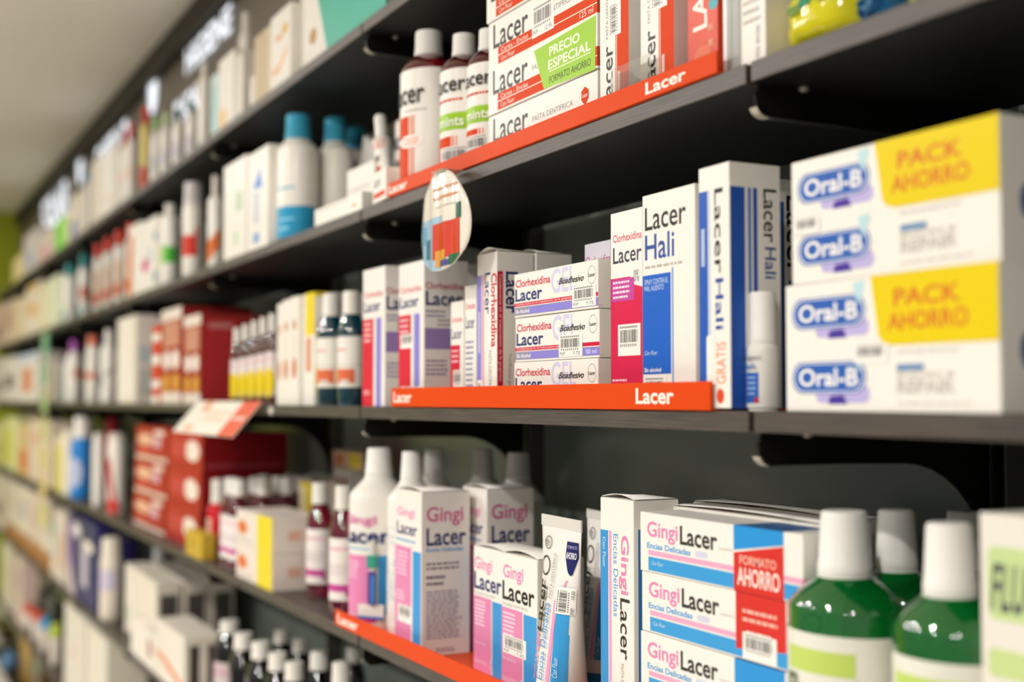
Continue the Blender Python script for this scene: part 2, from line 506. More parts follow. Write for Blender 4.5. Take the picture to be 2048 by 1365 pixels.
for L in range(5):
    for i, x in enumerate(JX):
        if L >= 4 and i < 3: continue
        lb = 'black bracket under the %s, on the upright %s' % (LVW[L], UPW[i])
        loc = (x, YF, LZ[L] - BT)
        if br0 is None:
            br0 = empty('shelf_bracket', loc); tag(br0, lb, 'bracket', 'black shelf brackets')
            pts = [(.012, -.0006), (.006, -.010), (.008, -.020), (.016, -.027), (D * .62, -.030)]
            for k in range(9):
                a = math.radians(90 - 10 * k); pts.append((D * .62 + D * .38 * math.cos(a) * 1.0, -.030 - .11 * (1 - math.sin(a))))
            pts += [(D, -.17), (D, -.0006)]
            q = MB(); q.prism(pts, 0, -.002, .002, blk); bpl = q.build('bracket_plate', br0)
            q = MB(); n = 10; V = []
            for k in range(n):
                t = k / (n - 1); a = math.radians(200 + 90 * t)
                V += [(-.005, .018 + .014 * math.cos(a), -.016 + .013 * math.sin(a)), (.005, .018 + .014 * math.cos(a), -.016 + .013 * math.sin(a))]
            q.add(V, [[2 * k, 2 * k + 1, 2 * k + 3, 2 * k + 2] for k in range(n - 1)], mat('#b9b2a2', .3, 'metal'), True)
            q.box(-.005, .005, .016, D - .001, -.0285, -.0265, blk, .0005); q.build('front_lip', br0)
            q = MB(); q.lathe([(.003, .003, -.0052), (.0048, .0048, -.0040), (.005, .005, -.0008)], mat('#8f887b', .3, 'metal'), 14, .012, .05); q.build('screw', bpl)
        else: dup(br0, loc, lb)

# ------------------------------------------------------------------ lit signs and emblems on the upper wall
LIT = glow('backlit_letter', '#eef4ff', 1.5)
def sign(px0, px1, py0, py1, s, label):
    Y = YB + .004
    zt = ZA(py1, XA(px1, Y, Z0 + 1.1), Y); 
    x0, x1 = XA(px0, Y, zt - .05), XA(px1, Y, zt - .05); z1 = zt; z0 = zt - py0
    vs, fs = txt(s, True)
    q = MB(); w = x1 - x0
    n = len(vs); P = [(a * w, -.012, b * (z1 - z0)) for a, b in vs]
    q.add(P, fs, LIT)
    ed = {}
    for f in fs:
        for a, b in zip(f, f[1:] + f[:1]):
            k = (min(a, b), max(a, b)); ed[k] = ed.get(k, 0) + 1
    q.add(P + [(p[0], 0.002, p[2]) for p in P], [[a, b, b + n, a + n] for (a, b), c in ed.items() if c == 1], mat('#d8dbe0', .4, 'paint'))
    return tag(q.build('sign_lettering', None, (x0, Y, z0)), label, 'sign', 'lit lettering on the upper wall')
sign(379, 470, .088, 5, 'HIGIENE', 'large glowing white sign letters high on the wall, the line nearest the viewer')
sign(356, 411, .085, 158, 'BUCAL', 'shorter glowing white sign line under the nearest sign letters, above green-capped bottles')
sign(197, 262, .15, 232, 'CABELLO', 'glowing white sign letters between the two oval emblems')
sign(90, 141, .2, 352, 'SOLAR', 'glowing white sign letters farthest from the viewer, above the bright green pack')
def emblem(pc, py, R, label):
    Y = YB + .004; X = XA(pc, Y, Z0 + 1.0); z = ZA(py, X, Y)
    e = empty('wall_emblem', (X, Y, z)); tag(e, label, 'emblem', 'oval emblems on the upper wall')
    q = MB(); V = []; n = 40
    for r_ in (R, R * .93):
        for y in (-.012, .002): V += [(r_ * math.cos(2 * math.pi * k / n), y, r_ * math.sin(2 * math.pi * k / n)) for k in range(n)]
    Fs = []
    for a, b in ((0, 2), (0, 1), (2, 3)):
        Fs += [[a * n + k, a * n + (k + 1) % n, b * n + (k + 1) % n, b * n + k] for k in range(n)]
    q.add(V, Fs, mat('#c4c6c6', .4, 'plastic')); q.build('ring', e)
    pts = [(-.5, .55), (-.2, .66), (0, .58), (.2, .66), (.5, .55), (.55, .2), (.42, -.2), (.32, -.7), (.14, -.62), (0, -.15), (-.14, -.62), (-.32, -.7), (-.42, -.2), (-.55, .2)]
    q = MB(); q.prism([(a * R, b * R) for a, b in pts], 1, -.012, .002, LIT); q.build('symbol', e)
emblem(309, 184, .105, 'white oval emblem on the wall above the red-topped yellow tube')
emblem(163, 336, .105, 'white oval emblem on the wall farthest from the viewer, above the blue-topped bottle')

# ------------------------------------------------------------------ orange-red display trays
RED = '#de4c1c'
def tray(L, px0, px1, lip, label, logos):
    zb = LZ[L]
    x0, x1 = XA(px0, YF, zb), XA(px1, YF, zb)
    w = x1 - x0; q = MB(); m = mat(RED, .3, 'matte')
    q.box(-w / 2, w / 2, .0, .1, .0003, .002, m, .0003)
    q.box(-w / 2, w / 2, -.0035, -.0005, .0003, lip, m, .0005)
    fc = lambda u, v, o: (w * (u - .5), -.0035 - o, lip * v)
    art(q, [('t', 'Lacer', u, .22, u + .085, .8, '#fff6ea', 'B') for u in logos], fc)
    return tag(q.build('display_tray', None, ((x0 + x1) / 2, YF, zb)), label, 'tray', 'orange-red display trays')
tray(1, 778, 1440, .020, 'orange-red tray under red mouthwash and toothpaste on the second-highest shelf', (.01, .855))
tray(2, 787, 1427, .026, 'orange-red tray under the purple and blue packs on the eye-level shelf', (.012, .84))
tray(3, 674, 1520, .024, 'orange-red tray under the pink and blue packs on the third-lowest shelf', (.012,))
TB = .0022
# ------------------------------------------------------------------ second-highest shelf, middle bay
OR, OR2, NAVY, BLK, PINK, SKY, LAV, CRIM, GRN = '#dc4a20', '#ee8259', '#28326f', '#26241f', '#e58ab6', '#3c9bdb', '#8f86d8', '#d3153f', '#9ccc22'
def redmouth(pc, pyt, pw, dy, its, label, **k):
    return bottle('mouthwash_bottle', label, 'mouthwash bottle', 1, pc, pyt, pw, dy, TB, capw=.5, capr=.2, hb=.75, hn=.848, body='#8e1220', liquid=True,
                  lab=(.03, .735, '#f4efe7', its), asp=.8, face=-46, near=True, group='white-capped red mouthwash bottles', **k)
redlab = [('r', 0, .0, .34, .60, OR), ('r', .36, 0, .38, .6, OR2), ('r', .40, 0, .425, .6, OR2), ('r', .2, .0, .215, .6, OR2),
          ('t', 'Lacer', .0, .70, .56, .88, BLK, ''), ('l', .25, .63, .6, .66, 1, '#b9aea2'),
          ('o', .36, .38, .2, .055, '#fbf3ea'), ('l', .23, .345, .5, .415, 3, OR2), ('o', .62, .03, .1, .07, OR), ('r', 0, .37, .17, .42, '#fbf3ea')]
mintlab = [('r', 0, .0, .4, .36, OR), ('r', .42, 0, .45, .36, OR2), ('r', .48, 0, .5, .36, OR2), ('t', 'Lacer', .0, .78, .62, .93, BLK, ''),
           ('l', .1, .68, .6, .73, 1, OR), ('r', 0, .42, .72, .58, GRN), ('t', 'mints', .18, .45, .6, .54, '#f4f8e0', 'B')]
redmouth(818, 84, 92, .135, redlab[:7], 'red mouthwash bottle half hidden behind the tallest red one at the left of the tray')
redmouth(857, 38, 116, .042, redlab, 'tallest red mouthwash bottle with white cap and orange stripes, left end of the tray')
redmouth(928, 70, 98, .044, mintlab + [('s', .18, .06, .72, .26, '')], 'smaller red mouthwash bottle with green band, right of the tallest red one')
redmouth(979, 60, 92, .044, mintlab + [('s', .12, .1, .6, .3, '')], 'red mouthwash bottle with green band, its right side hidden by the toothpaste stack')

pf = [('r', .10, .04, 1, .40, OR), ('r', .10, .215, 1, .235, '#f6e9dc'), ('t', 'Lacer', .05, .40, .40, .92, BLK, ''), ('t', 'PASTA DENTIFRICA', .44, .52, .80, .63, '#8d867b', ''),
      ('t', 'Caries - Encias', .13, .26, .40, .36, '#fbe6da', ''), ('t', 'Con Fluor', .13, .08, .27, .18, '#fbe6da', ''), ('t', '125 ml', .86, .08, .97, .2, '#fbe6da', '')]
# four cartons of toothpaste piled flat
x0, x1, hh, Y, zb = fit(1, 973, 1190, 234, .012, TB, 973)
Hb = ZA(234, x0, Y) - zb; Wb = x1 - x0
sp = [('p', [(.46, .90), (.99, .98), (.985, -.02), (.55, .05)], GRN), ('t', 'PRECIO', .60, .64, .86, .83, '#f2f7dc', 'B'), ('t', 'ESPECIAL', .59, .38, .95, .57, '#f2f7dc', 'B'),
      ('r', .6, .33, .95, .35, '#f2f7dc'), ('t', 'FORMATO AHORRO', .60, .10, .95, .24, '#3d4a14', '')]
for k, (ex, lb) in enumerate((([('p', [(.87, .7), (.9, .78), (.93, .7), (.93, .55), (.9, .42), (.87, .55)], OR), ('t', 'Lacer', .878, .58, .924, .66, '#fbe6da', '')], 'white and orange toothpaste carton at the bottom of the stack on the top tray'),
                        (sp, 'toothpaste carton with the green special-price sticker, second from the bottom'),
                        ([('s', .44, .18, .64, .82, '12.95')], 'toothpaste carton with a barcode sticker on its orange band, third from the bottom'),
                        (sp[:1] + sp[4:], 'uppermost toothpaste carton of the flat stack, running out of the picture top'))):
    carton('toothpaste_carton', lb, 'toothpaste', Wb, .055, Hb - .0008, ((x0 + x1) / 2 + (.0, .003, -.002, -.004)[k], Y + .0285 + (.002, 0, .003, .001)[k], zb + k * Hb),
           front=pf + ex, side=[('r', 0, .04, 1, .4, '#c4553c')], group='toothpaste cartons piled on the top tray')
# cartons standing on end
vf = [('r', .55, .0, 1, 1, OR), ('r', .58, .0, .60, 1, '#f6e0d2'), ('t', 'Lacer', .12, .06, .46, .50, BLK, 'U'), ('t', 'PASTA DENTIFRICA', .22, .55, .3, .95, '#8d867b', 'U'), ('l', .64, .05, .72, .4, 1, '#f6e0d2')]
pack('toothpaste_carton', 'upright toothpaste carton with vertical black lettering right beside the flat stack', 'toothpaste', 1, 1199, 1258, -75, .012, .05, TB,
     front=vf + [('s', .34, .55, .74, .8, '', 'U')], side=[('t', 'Lacer', .6, .08, .9, .45, BLK, 'U')], group='upright toothpaste cartons on the top tray')
pack('toothpaste_carton', 'second upright toothpaste carton from the flat stack, above the plastic divider', 'toothpaste', 1, 1280, 1349, -110, .012, .05, TB,
     front=vf + [('s', .34, .62, .8, .9, '', 'U')], group='upright toothpaste cartons on the top tray')
pack('toothpaste_carton', 'all-orange upright carton with big white letters and a teal dot', 'toothpaste', 1, 1374, 1436, -150, .012, .05, TB, col='#dc4a2a',
     front=[('t', 'LACER', .18, .36, .66, 1.1 * .9, '#f4ebe0', 'UB'), ('o', .86, .5, .15, .04, '#35a6b0'), ('o', .5, .16, .3, .09, '#e4673f'), ('l', .7, .1, .85, .4, 3, '#eb9b78')])
pack('ointment_carton', 'silver-grey carton squeezed between the orange carton and the white one', 'medicine box', 1, 1444, 1478, -130, .01, .05, col='#efece6',
     front=[('r', .25, 0, 1, 1, '#a9a9a4'), ('r', .5, .05, .62, .6, '#8f9692')])
pack('ointment_carton', 'white carton of fine print beside the gap in the boards', 'medicine box', 1, 1480, 1531, -150, .008, .05, col='#efe9e0',
     front=[('t', 'vitis encias', .55, .03, .78, .28, '#4b423c', 'U'), ('l', .1, .3, .9, .95, 9, '#b9aea4'), ('r', 0, 0, .05, 1, '#d8d4cc')])
# plastic divider
x0, x1, hh, Y, zb = fit(1, 1222, 1300, 152, .004, TB)
q = MB(); q.box(-(x1 - x0) / 2, (x1 - x0) / 2, -.0006, .0006, 0, .045, mat('#f4f4f0', .1, 'film'), .0003); q.box(-(x1 - x0) / 2, (x1 - x0) / 2, -.0012, -.0007, .001, .012, mat('#7fc43a', .3, 'plastic'), .0002)
tag(q.build('price_holder', None, ((x0 + x1) / 2, YF + .004, zb)), 'clear plastic price holder with a green edge in front of the upright cartons', 'price holder')
# small tube in its holder, left of the tray
x0, x1, hh, Y, zb = fit(1, 752, 808, 300, -.002)
t = carton('tube_holder', 'small white card holder with an orange stripe at the left end of the top tray', 'card holder', .07, .03, .045, (XA(774, YF - .005, zb + .02) - .034, YF + .012, zb),
           front=[('t', 'Lacer', .1, .5, .6, .82, BLK, ''), ('r', .08, .14, .92, .3, OR)], rz=-.1)
def tube(name, label, loc, w, h, rz, tilt, mats_, its, capc, caph, group=None, capr=.3, wrap=.78):
    r = empty(name, loc, rz); r.rotation_euler.y = tilt; tag(r, label, 'toothpaste tube', group)
    R0 = w * .29
    def sec(t):
        return (R0 + (w / 2 - R0) * t ** .8, R0 * (1 - t ** 1.15) + .0007)
    n, s = 14, 36; V = []; Fs = []
    for k in range(n + 1):
        t = k / n; a, b = sec(t); z = caph + (h - caph) * t
        V += [(a * math.cos(2 * math.pi * i / s), b * math.sin(2 * math.pi * i / s), z) for i in range(s)]
    for k in range(n): Fs += [[k * s + i, k * s + (i + 1) % s, (k + 1) * s + (i + 1) % s, (k + 1) * s + i] for i in range(s)]
    q = MB(); q.add(V, Fs, mats_, True); q.add(V[:s], [list(range(s))[::-1]], mats_); 
    def mp(u, v, o):
        a, b = sec(min(1, max(0, v))); an = math.pi * (1.6 + wrap * (u - .5)); af = 2 * math.pi - math.acos(max(-.97, min(.97, 1.94 * u - .97))); e = max(0, min(1, v)) ** .8; an = an * (1 - e) + af * e
        o = o * 2.5 + .0003; return ((a + o) * math.cos(an), (b + .0002 + o) * math.sin(an), caph + (h - caph) * v)
    art(q, [i for i in its if i[0] != 's'], mp, 10, 0, 8)
    q.box(-w / 2, w / 2, -.0012, .0012, h - .001, h + w * .12, mat('#dcd8cf', .35), .0004)
    q.build('tube_body', r)
    for i in its:
        if i[0] == 's': z = MB(); art(z, [i], mp, 10, len(its), 8); z.build('price_sticker', r)
    c = MB(); rc = w * capr
    c.lathe([(rc, rc, 0), (rc, rc, caph * .3), (rc * .97, rc * .97, caph * .9), (rc * .9, rc * .9, caph)], mat(capc, .35, 'plastic'), 24); c.build('cap', r)
    return r
X = XA(771, YF + .045, zb + .1)
r = empty('toothpaste_tube', (X + .012, YF + .045, zb + .004)); r.rotation_euler = (0, -.24, 0)
tag(r, 'tiny white and orange tube leaning with its white cap up, left of the red mouthwash', 'toothpaste tube')
q = MB(); q.lathe([(.018, .002, 0), (.018, .006, .03), (.0165, .012, .08), (.0155, .0155, .112), (.009, .009, .118)], '#f3eee5', 24)
mpt = lambda u, v, o: ((.0182 - .0026 * v + o) * math.cos(math.pi * (1 + u)), (.004 + .0112 * v + o) * math.sin(math.pi * (1 + u)), .11 * v)
art(q, [('r', .2, .0, .62, .62, OR), ('r', .0, .86, 1, 1, OR), ('t', 'Lacer', .22, .68, .7, .80, BLK, '')], mpt, 8); q.build('tube_body', r)
q = MB(); q.lathe([(.0095, .0095, .1185), (.0095, .0095, .150), (.008, .008, .154)], '#f4f1ea', 20); q.build('cap', r)
# right-hand bay: glossy yellow and blue bags
def bag(L, px0, px1, pyt, dy, depth, col, its, label, name='wipes_pack', cat='wipes', base=0, sag=.25):
    x0, x1, h, Y, zb = fit(L, px0, px1, pyt, dy, base); w = x1 - x0
    q = MB(); n, m_ = 18, 12; V = []
    def mp(u, v, o):
        e = (1 - abs(2 * u - 1) ** 4) * (1 - abs(2 * v - 1) ** 4)
        wr = .0012 * math.sin(23 * u + 9 * v) + .001 * math.sin(41 * v - 13 * u)
        return (w * (u - .5), -depth / 2 * (.35 + .65 * e) + wr - o, h * v)
    for i in range(n + 1):
        for j in range(m_ + 1): V.append(mp(i / n, j / m_, 0))
    for i in range(n + 1):
        for j in range(m_ + 1):
            a, b, c = mp(i / n, j / m_, 0); V.append((a, -b, c))
    N = (n + 1) * (m_ + 1); Fs = []
    for i in range(n):
        for j in range(m_):
            a = i * (m_ + 1) + j; Fs += [[a, a + m_ + 1, a + m_ + 2, a + 1], [a + N, a + 1 + N, a + m_ + 2 + N, a + m_ + 1 + N]]
    for i in range(n): Fs += [[i * (m_ + 1) + m_, (i + 1) * (m_ + 1) + m_, (i + 1) * (m_ + 1) + m_ + N, i * (m_ + 1) + m_ + N], [i * (m_ + 1), i * (m_ + 1) + N, (i + 1) * (m_ + 1) + N, (i + 1) * (m_ + 1)]]
    for j in range(m_): Fs += [[j, j + 1, j + 1 + N, j + N], [n * (m_ + 1) + j, n * (m_ + 1) + j + N, n * (m_ + 1) + j + 1 + N, n * (m_ + 1) + j + 1]]
    q.add(V, Fs, mat(col, .12, 'wrap'), True)
    fine = []
    for it in its:                                # cut long strips so that the print follows the bulge
        fine.append(it)
    art(q, fine, lambda u, v, o: mp(u, v, o * 6 + .0008), 18, 0, 8)
    return tag(q.build(name, None, ((x0 + x1) / 2, Y + depth / 2, zb)), label, cat)
bag(1, 1546, 1686, -75, .012, .07, '#dbd21a', [('r', .3, .02, .9, .12, '#1d6f6f'), ('r', .36, .6, .55, .78, '#3f9a78'), ('r', .62, .62, .9, .9, '#a9b765'), ('o', .3, .6, .1, .08, '#7d9b52')], 'shiny yellow bag with teal print in the right-hand bay, top edge of the picture')
bag(1, 1690, 1778, -80, .03, .07, '#0b5f94', [('o', .5, .45, .3, .16, '#0a4a78'), ('o', .5, .45, .14, .08, '#5b8fb0')], 'shiny dark blue bag between two yellow bags, top right of the picture')
bag(1, 1784, 1930, -110, .02, .07, '#c9cc20', [('r', .3, .1, .8, .3, '#58a05a')], 'yellow-green bag at the right of the dark blue bag, cut by the picture top')
# egg-shaped hanging tag
xa, xb = XA(841, YF - .02, LZ[1] - .08), XA(942, YF - .02, LZ[1] - .08)
Wt = (xb - xa) * 1.05; Xc = (xa + xb) / 2; zt = ZA(337, Xc + .01, YF - .02); zl = ZA(543, Xc, YF - .02); Ht = zt - zl
r = empty('hanging_tag', (Xc, YF - .012, zl)); tag(r, 'egg-shaped glossy hanging tag with red and blue picture under the top tray', 'shelf tag')
def eggp(t, k=1.0):
    y = math.sin(t); x = math.cos(t)
    return (x * (1 - .2 * y) * k * .5 + .5, .5 + .5 * y * k)
def curv(u, v, o): return (Wt * (u - .5), -.012 + .007 * (2 * u - 1) ** 2 - .006 * u - o + .0007 * math.cos(26 * u), Ht * v)
q = MB(); V = []; Fs = []; n, m_ = 44, 10
for j in range(m_ + 1):
    for i in range(n):
        u, v = eggp(2 * math.pi * i / n, max(.001, j / m_)); V.append(curv(u, v, 0))
for j in range(m_):
    Fs += [[j * n + i, j * n + (i + 1) % n, (j + 1) * n + (i + 1) % n, (j + 1) * n + i] for i in range(n)]
N = len(V); V += [(a, b + .0012, c) for a, b, c in V]; Fs += [[k + N for k in f[::-1]] for f in Fs]
Fs += [[m_ * n + i, m_ * n + (i + 1) % n, m_ * n + (i + 1) % n + N, m_ * n + i + N] for i in range(n)]
q.add(V, Fs, mat('#efe7d8', .08, 'wrap'), True)
def clipgrid(u0, v0, u1, v1, m, off, nn=12 ):
    V = []; Fs = []
    for i in range(nn):
        for j in range(nn):
            a, b = u0 + (u1 - u0) * i / nn, v0 + (v1 - v0) * j / nn; c, d = u0 + (u1 - u0) * (i + 1) / nn, v0 + (v1 - v0) * (j + 1) / nn
            yy = (b + d) - 1; xx = (a + c) - 1
            if abs(yy) < .97 and abs(xx) < math.sqrt(1 - yy * yy) * (1 - .2 * yy) * .975:
                k = len(V); V += [curv(a, b, off), curv(c, b, off), curv(c, d, off), curv(a, d, off)]; Fs.append([k, k + 1, k + 2, k + 3])
    q.add(V, Fs, mat(m, .08, 'wrap'), True)
clipgrid(0, 0, .55, .54, '#a9cbe2', .0003, 44); clipgrid(.18, .14, .30, .34, '#4d7f9f', .0005, 44); clipgrid(.1, .30, .2, .48, '#7fb2d2', .0005, 44)
clipgrid(.36, .12, .86, .47, '#d8442c', .0006, 44); clipgrid(.42, .04, .62, .2, '#e3a24a', .0008, 44); clipgrid(.68, .04, .86, .14, '#2f6b4a', .0008, 44); clipgrid(.52, .04, .68, .1, '#56508f', .0009, 44)
clipgrid(.8, .47, .88, .62, '#3f6b55', .0006, 44)
art(q, [('l', .38, .78, .84, .84, 1, '#d58a5c'), ('l', .38, .69, .84, .75, 1, '#d58a5c'), ('l', .42, .62, .8, .64, 1, '#b9b0a0')], lambda u, v, o: curv(u, v, o + .0009))
q.build('tag_face', r)
q = MB(); q.box(-.012, .022, -.022, .0075, Ht - .004, Ht - .0028, mat('#e9e4d8', .1, 'film'), .0003); q.build('clip_strip', r)
# ------------------------------------------------------------------ eye-level shelf, tray and savings packs
G = 'chlorhexidine mouthwash cartons'
cf = [('t', 'Clorhexidina', .06, .79, .9, .835, CRIM, ''), ('t', 'Lacer', .06, .685, .8, .765, NAVY, 'B'), ('r', 0, 0, .5, .635, '#dc2540'), ('l', .06, .46, .4, .62, 4, '#f3cfd0'),
      ('r', .62, 0, .84, .635, LAV), ('l', .05, .08, .4, .12, 2, '#f3cfd0')]
cs = [('t', 'Clorhexidina', .04, .80, .9, .845, '#c23350', 'B'), ('t', 'Lacer', .04, .685, .88, .785, NAVY, 'B'), ('l', .05, .6, .5, .66, 2, '#8c7fae'), ('r', .02, .385, .62, .53, '#9a83bb'),
      ('l', .3, .54, .7, .6, 2, '#9a90a8'), ('l', .05, .2, .6, .32, 4, '#9a83a8'), ('r', .2, .0, .5, .07, '#7a6f90')]
pack('mouthwash_carton', 'purple and red mouthwash carton standing just left of the eye-level tray', 'medicine box', 2, 725, 770, 531, .006, .062, front=cf, side=cs, group=G, col='#f1ece6')
pack('mouthwash_carton', 'purple and red mouthwash carton with two stickers at the left end of the eye-level tray', 'medicine box', 2, 797, 848, 519, .012, .066, TB,
     front=cf + [('s', .08, .40, .62, .5, ''), ('s', .1, .06, .9, .13, '')], side=cs, group=G, col='#f1ece6')
sf = [('t', 'Clorhexidina', .08, .80, .9, .85, CRIM, ''), ('t', 'Lacer', .08, .64, .85, .74, NAVY, ''), ('r', 0, 0, .72, .58, '#d4173f'), ('l', .08, .4, .6, .55, 3, '#f0c0c8')]
pack('spray_carton', 'small red-bottomed carton right of the purple mouthwash cartons', 'medicine box', 2, 901, 928, 601, .03, .05, TB, front=sf + [('s', .2, .14, .85, .34, '')])
pack('spray_carton', 'small white carton with blue lettering against the two tall upright cartons', 'medicine box', 2, 929, 953, 568, .02, .05, TB,
     front=sf[:2] + [('l', .1, .1, .8, .55, 10, '#8f93b5')])
pack('mouthwash_carton', 'pale mouthwash carton at the back behind the hanging tag', 'medicine box', 2, 905, 922, 528, .12, .06, front=cf[:2], group=G)
tf = [('r', .0, .0, .22, .86, LAV), ('l', .06, .2, .16, .8, 1, '#d8d4f2'), ('r', .25, .0, .36, .86, '#e7a9b4'), ('t', 'Lacer', .40, .60, .68, .87, NAVY, 'D'), ('t', 'Clorhexidina', .72, .38, 1.0, .86, CRIM, 'DB'),
      ('t', 'PASTA DENTIFRICA', .6, .08, .74, .36, '#9b948b', 'D')]
ts = [('r', .02, .0, .17, .87, CRIM), ('t', 'Coadyuvante en el tratamiento de la gingivitis', .05, .16, .14, .85, '#f7dfe2', 'D'), ('t', 'Lacer', .24, .60, .58, .87, NAVY, 'DB'), ('t', 'Clorhexidina', .66, .38, .97, .86, CRIM, 'DB'),
      ('t', 'Tonificante gingival', .3, .06, .40, .34, '#8d867e', 'D'), ('t', 'Protege las encias', .5, .06, .60, .36, '#8d867e', 'D')]
tc_ = pack('toothpaste_carton', 'tall white carton with downward red and navy lettering left of the gel cartons', 'toothpaste', 2, 954, 994, 502, .012, .05, TB,
     front=tf + [('s', .02, .0, .3, .17, '', 'U')], side=ts, flap=.006, group='upright chlorhexidine toothpaste cartons')
dup(tc_, (tc_.location.x + .002, tc_.location.y + .0525, tc_.location.z), 'second tall upright carton, half hidden behind the gel cartons')
gf = [('t', 'GEL', .47, .42, .76, .97, '#d4d1ea', 'B'), ('t', 'Clorhexidina', .02, .68, .46, .86, '#c9213f', 'B'), ('t', 'Lacer', .015, .36, .36, .65, NAVY, 'B'),
      ('r', 0, .245, 1, .325, CRIM), ('t', 'Coadyuvante en el tratamiento de la gingivitis', .02, .255, .72, .315, '#fbe4e4', ''), ('r', 0, .045, 1, .225, '#9892a6'), ('r', .18, .055, 1, .215, LAV),
      ('t', 'Sin Alcohol', .02, .09, .2, .18, '#f4f0fa', 'B'), ('t', '50 ml', .86, .09, .97, .18, '#f4f0fa', ''), ('t', 'Bioadhesivo', .56, .60, .86, .74, BLK, 'I'),
      ('g', .935, .70, .045, .19, .95, '#9b968e'), ('t', 'Lacer', .90, .66, .97, .74, '#57524b', '')]
gs = [('t', 'Clorhexidina', .82, .12, .97, .7, CRIM, 'UB'), ('t', '50 ml', .82, .74, .94, .92, '#6d675f', 'U'), ('r', 0, .05, .12, .06, '#c9c0b4')]
x0, x1, hh, Y, zb = fit(2, 1024, 1191, 549, .012, TB, 1024); Hb = hh / 3
for k, (st, lb) in enumerate(((('s', .6, .0, .86, .42, ''), 'gel carton at the bottom of the stack of three, standing behind the orange-red lip'),
                              (('s', .55, .05, .82, .52, '7.75'), 'gel carton in the middle of the stack of three'), (('s', .72, .06, .98, .5, '7.75'), 'uppermost gel carton of the stack of three'))):
    carton('gel_carton', lb, 'medicine box', x1 - x0, .052, Hb - .0006, ((x0 + x1) / 2 + (.0, .001, .002)[k], Y + .028 + (.001, .002, 0)[k], zb + k * Hb), front=gf + [st], side=gs, group='gel cartons on the eye-level tray')
pack('gel_carton', 'pale lavender carton standing behind the gel stack, only its top showing', 'medicine box', 2, 1169, 1222, 479, .075, .05, TB, front=[('t', 'Clorhexidina', .05, .86, 1.0, .92, '#b04a78', ''), ('t', 'Lacer', .05, .74, .9, .84, NAVY, 'B')], col='#e4e0ea')
pack('mouthwash_carton', 'crimson and white carton right of the gel stack', 'medicine box', 2, 1221, 1286, 413, .022, .06, TB, col='#f4efe8',
     front=[('t', 'Clorhexidina', .08, .845, .98, .885, '#cf2340', ''), ('t', 'Lacer', .08, .735, .98, .82, '#353848', ''), ('p', [(0, 0), (1, 0), (1, .6), (.7, .62), (.62, .66), (0, .66)], '#d81c4c'),
            ('q', .04, .54, .75, .655, '#c4469c', .05, .1), ('l', .08, .55, .62, .65, 4, '#f7e3ec'), ('t', '0%', .74, .63, .9, .69, '#7d7a86', ''), ('l', .05, .1, .6, .15, 2, '#f3c3cf'), ('s', .24, .26, .94, .42, '')])
hf = [('t', 'Lacer', .05, .83, .84, .94, BLK, ''), ('t', 'Hali', .05, .69, .62, .81, '#2d4f9c', ''), ('l', .05, .645, .8, .67, 1, '#b9b0a6'), ('r', .0, .155, .55, .62, '#1f63c8'), ('r', .57, 0, .6, .64, '#7fa0d6'),
      ('t', 'SPRAY CONTRA EL', .04, .575, .5, .6, '#cfe0f6', ''), ('t', 'MAL ALIENTO', .04, .545, .42, .57, '#cfe0f6', ''), ('t', 'Con Fluor', .03, .245, .3, .265, '#cfe0f6', 'I'), ('t', 'Sin alcohol', .03, .165, .36, .185, '#eaf2fb', 'B')]
pack('mouthwash_carton', 'white carton with large royal blue panel right of the crimson carton', 'medicine box', 2, 1285, 1392, 366, .02, .06, TB, front=hf + [('s', .02, .02, .46, .145, '')])
vf2 = [('r', 0, .0, .30, .90, '#2a5cb8'), ('r', .34, 0, .37, .9, '#8aa9da'), ('l', .08, .5, .2, .85, 1, '#c8d8f0'), ('t', 'Lacer', .52, .55, .80, .90, BLK, 'D'), ('t', 'Hali', .54, .32, .80, .53, '#2d4f9c', 'D'),
       ('q', .24, .08, .48, .30, '#f6f1e8', .2, .1), ('t', 'GRATIS', .56, .10, .86, .27, '#ec8a3a', 'U'), ('o', .68, .05, .12, .03, '#e0532f')]
vs2 = [('r', .02, .0, .30, .9, '#2758b4'), ('r', .36, 0, .42, .9, '#4e7cc6'), ('r', .46, 0, .54, .9, '#2758b4'), ('t', 'Lacer', .66, .68, .92, .90, BLK, 'D'), ('t', 'Hali', .68, .53, .9, .66, '#2d4f9c', 'D')]
pack('toothpaste_carton', 'tallest blue and white upright carton at the right end of the eye-level tray', 'toothpaste', 2, 1398, 1461, 322, .002, .056, TB, front=vf2, side=vs2)
pack('toothpaste_carton', 'white upright carton with black lettering half hidden behind the upper savings pack', 'toothpaste', 2, 1480, 1548, 356, .104, .055, front=[('r', .0, 0, .3, .9, '#2758b4')],
     side=[('t', 'Lacer', .3, .58, .75, .93, BLK, 'D'), ('t', 'Hali', .34, .34, .75, .56, '#2d4f9c', 'D'), ('r', 0, 0, .25, .9, '#3a62ad'), ('r', .3, 0, 1, .27, '#8a3f3c')])
bottle('spray_bottle', 'small white spray bottle standing left of the savings packs', 'spray bottle', 2, 1524, 585, 66, .032, capw=.86, hb=.53, hn=.56, capr=.5, body='#efebe3', asp=1, taper=.95,
       near=True, lab=(.03, .5, '#efebe3', [('r', .2, .08, .55, .62, '#2d66c0'), ('l', .24, .2, .5, .58, 4, '#9fbce6'), ('r', .45, .08, .55, .18, '#c8324a'), ('t', 'oxigen', .1, .82, .6, .93, '#5a5f70', ''), ('t', 'fresh', .12, .68, .5, .79, '#4d80b8', 'B')]), face=-60)
of = []
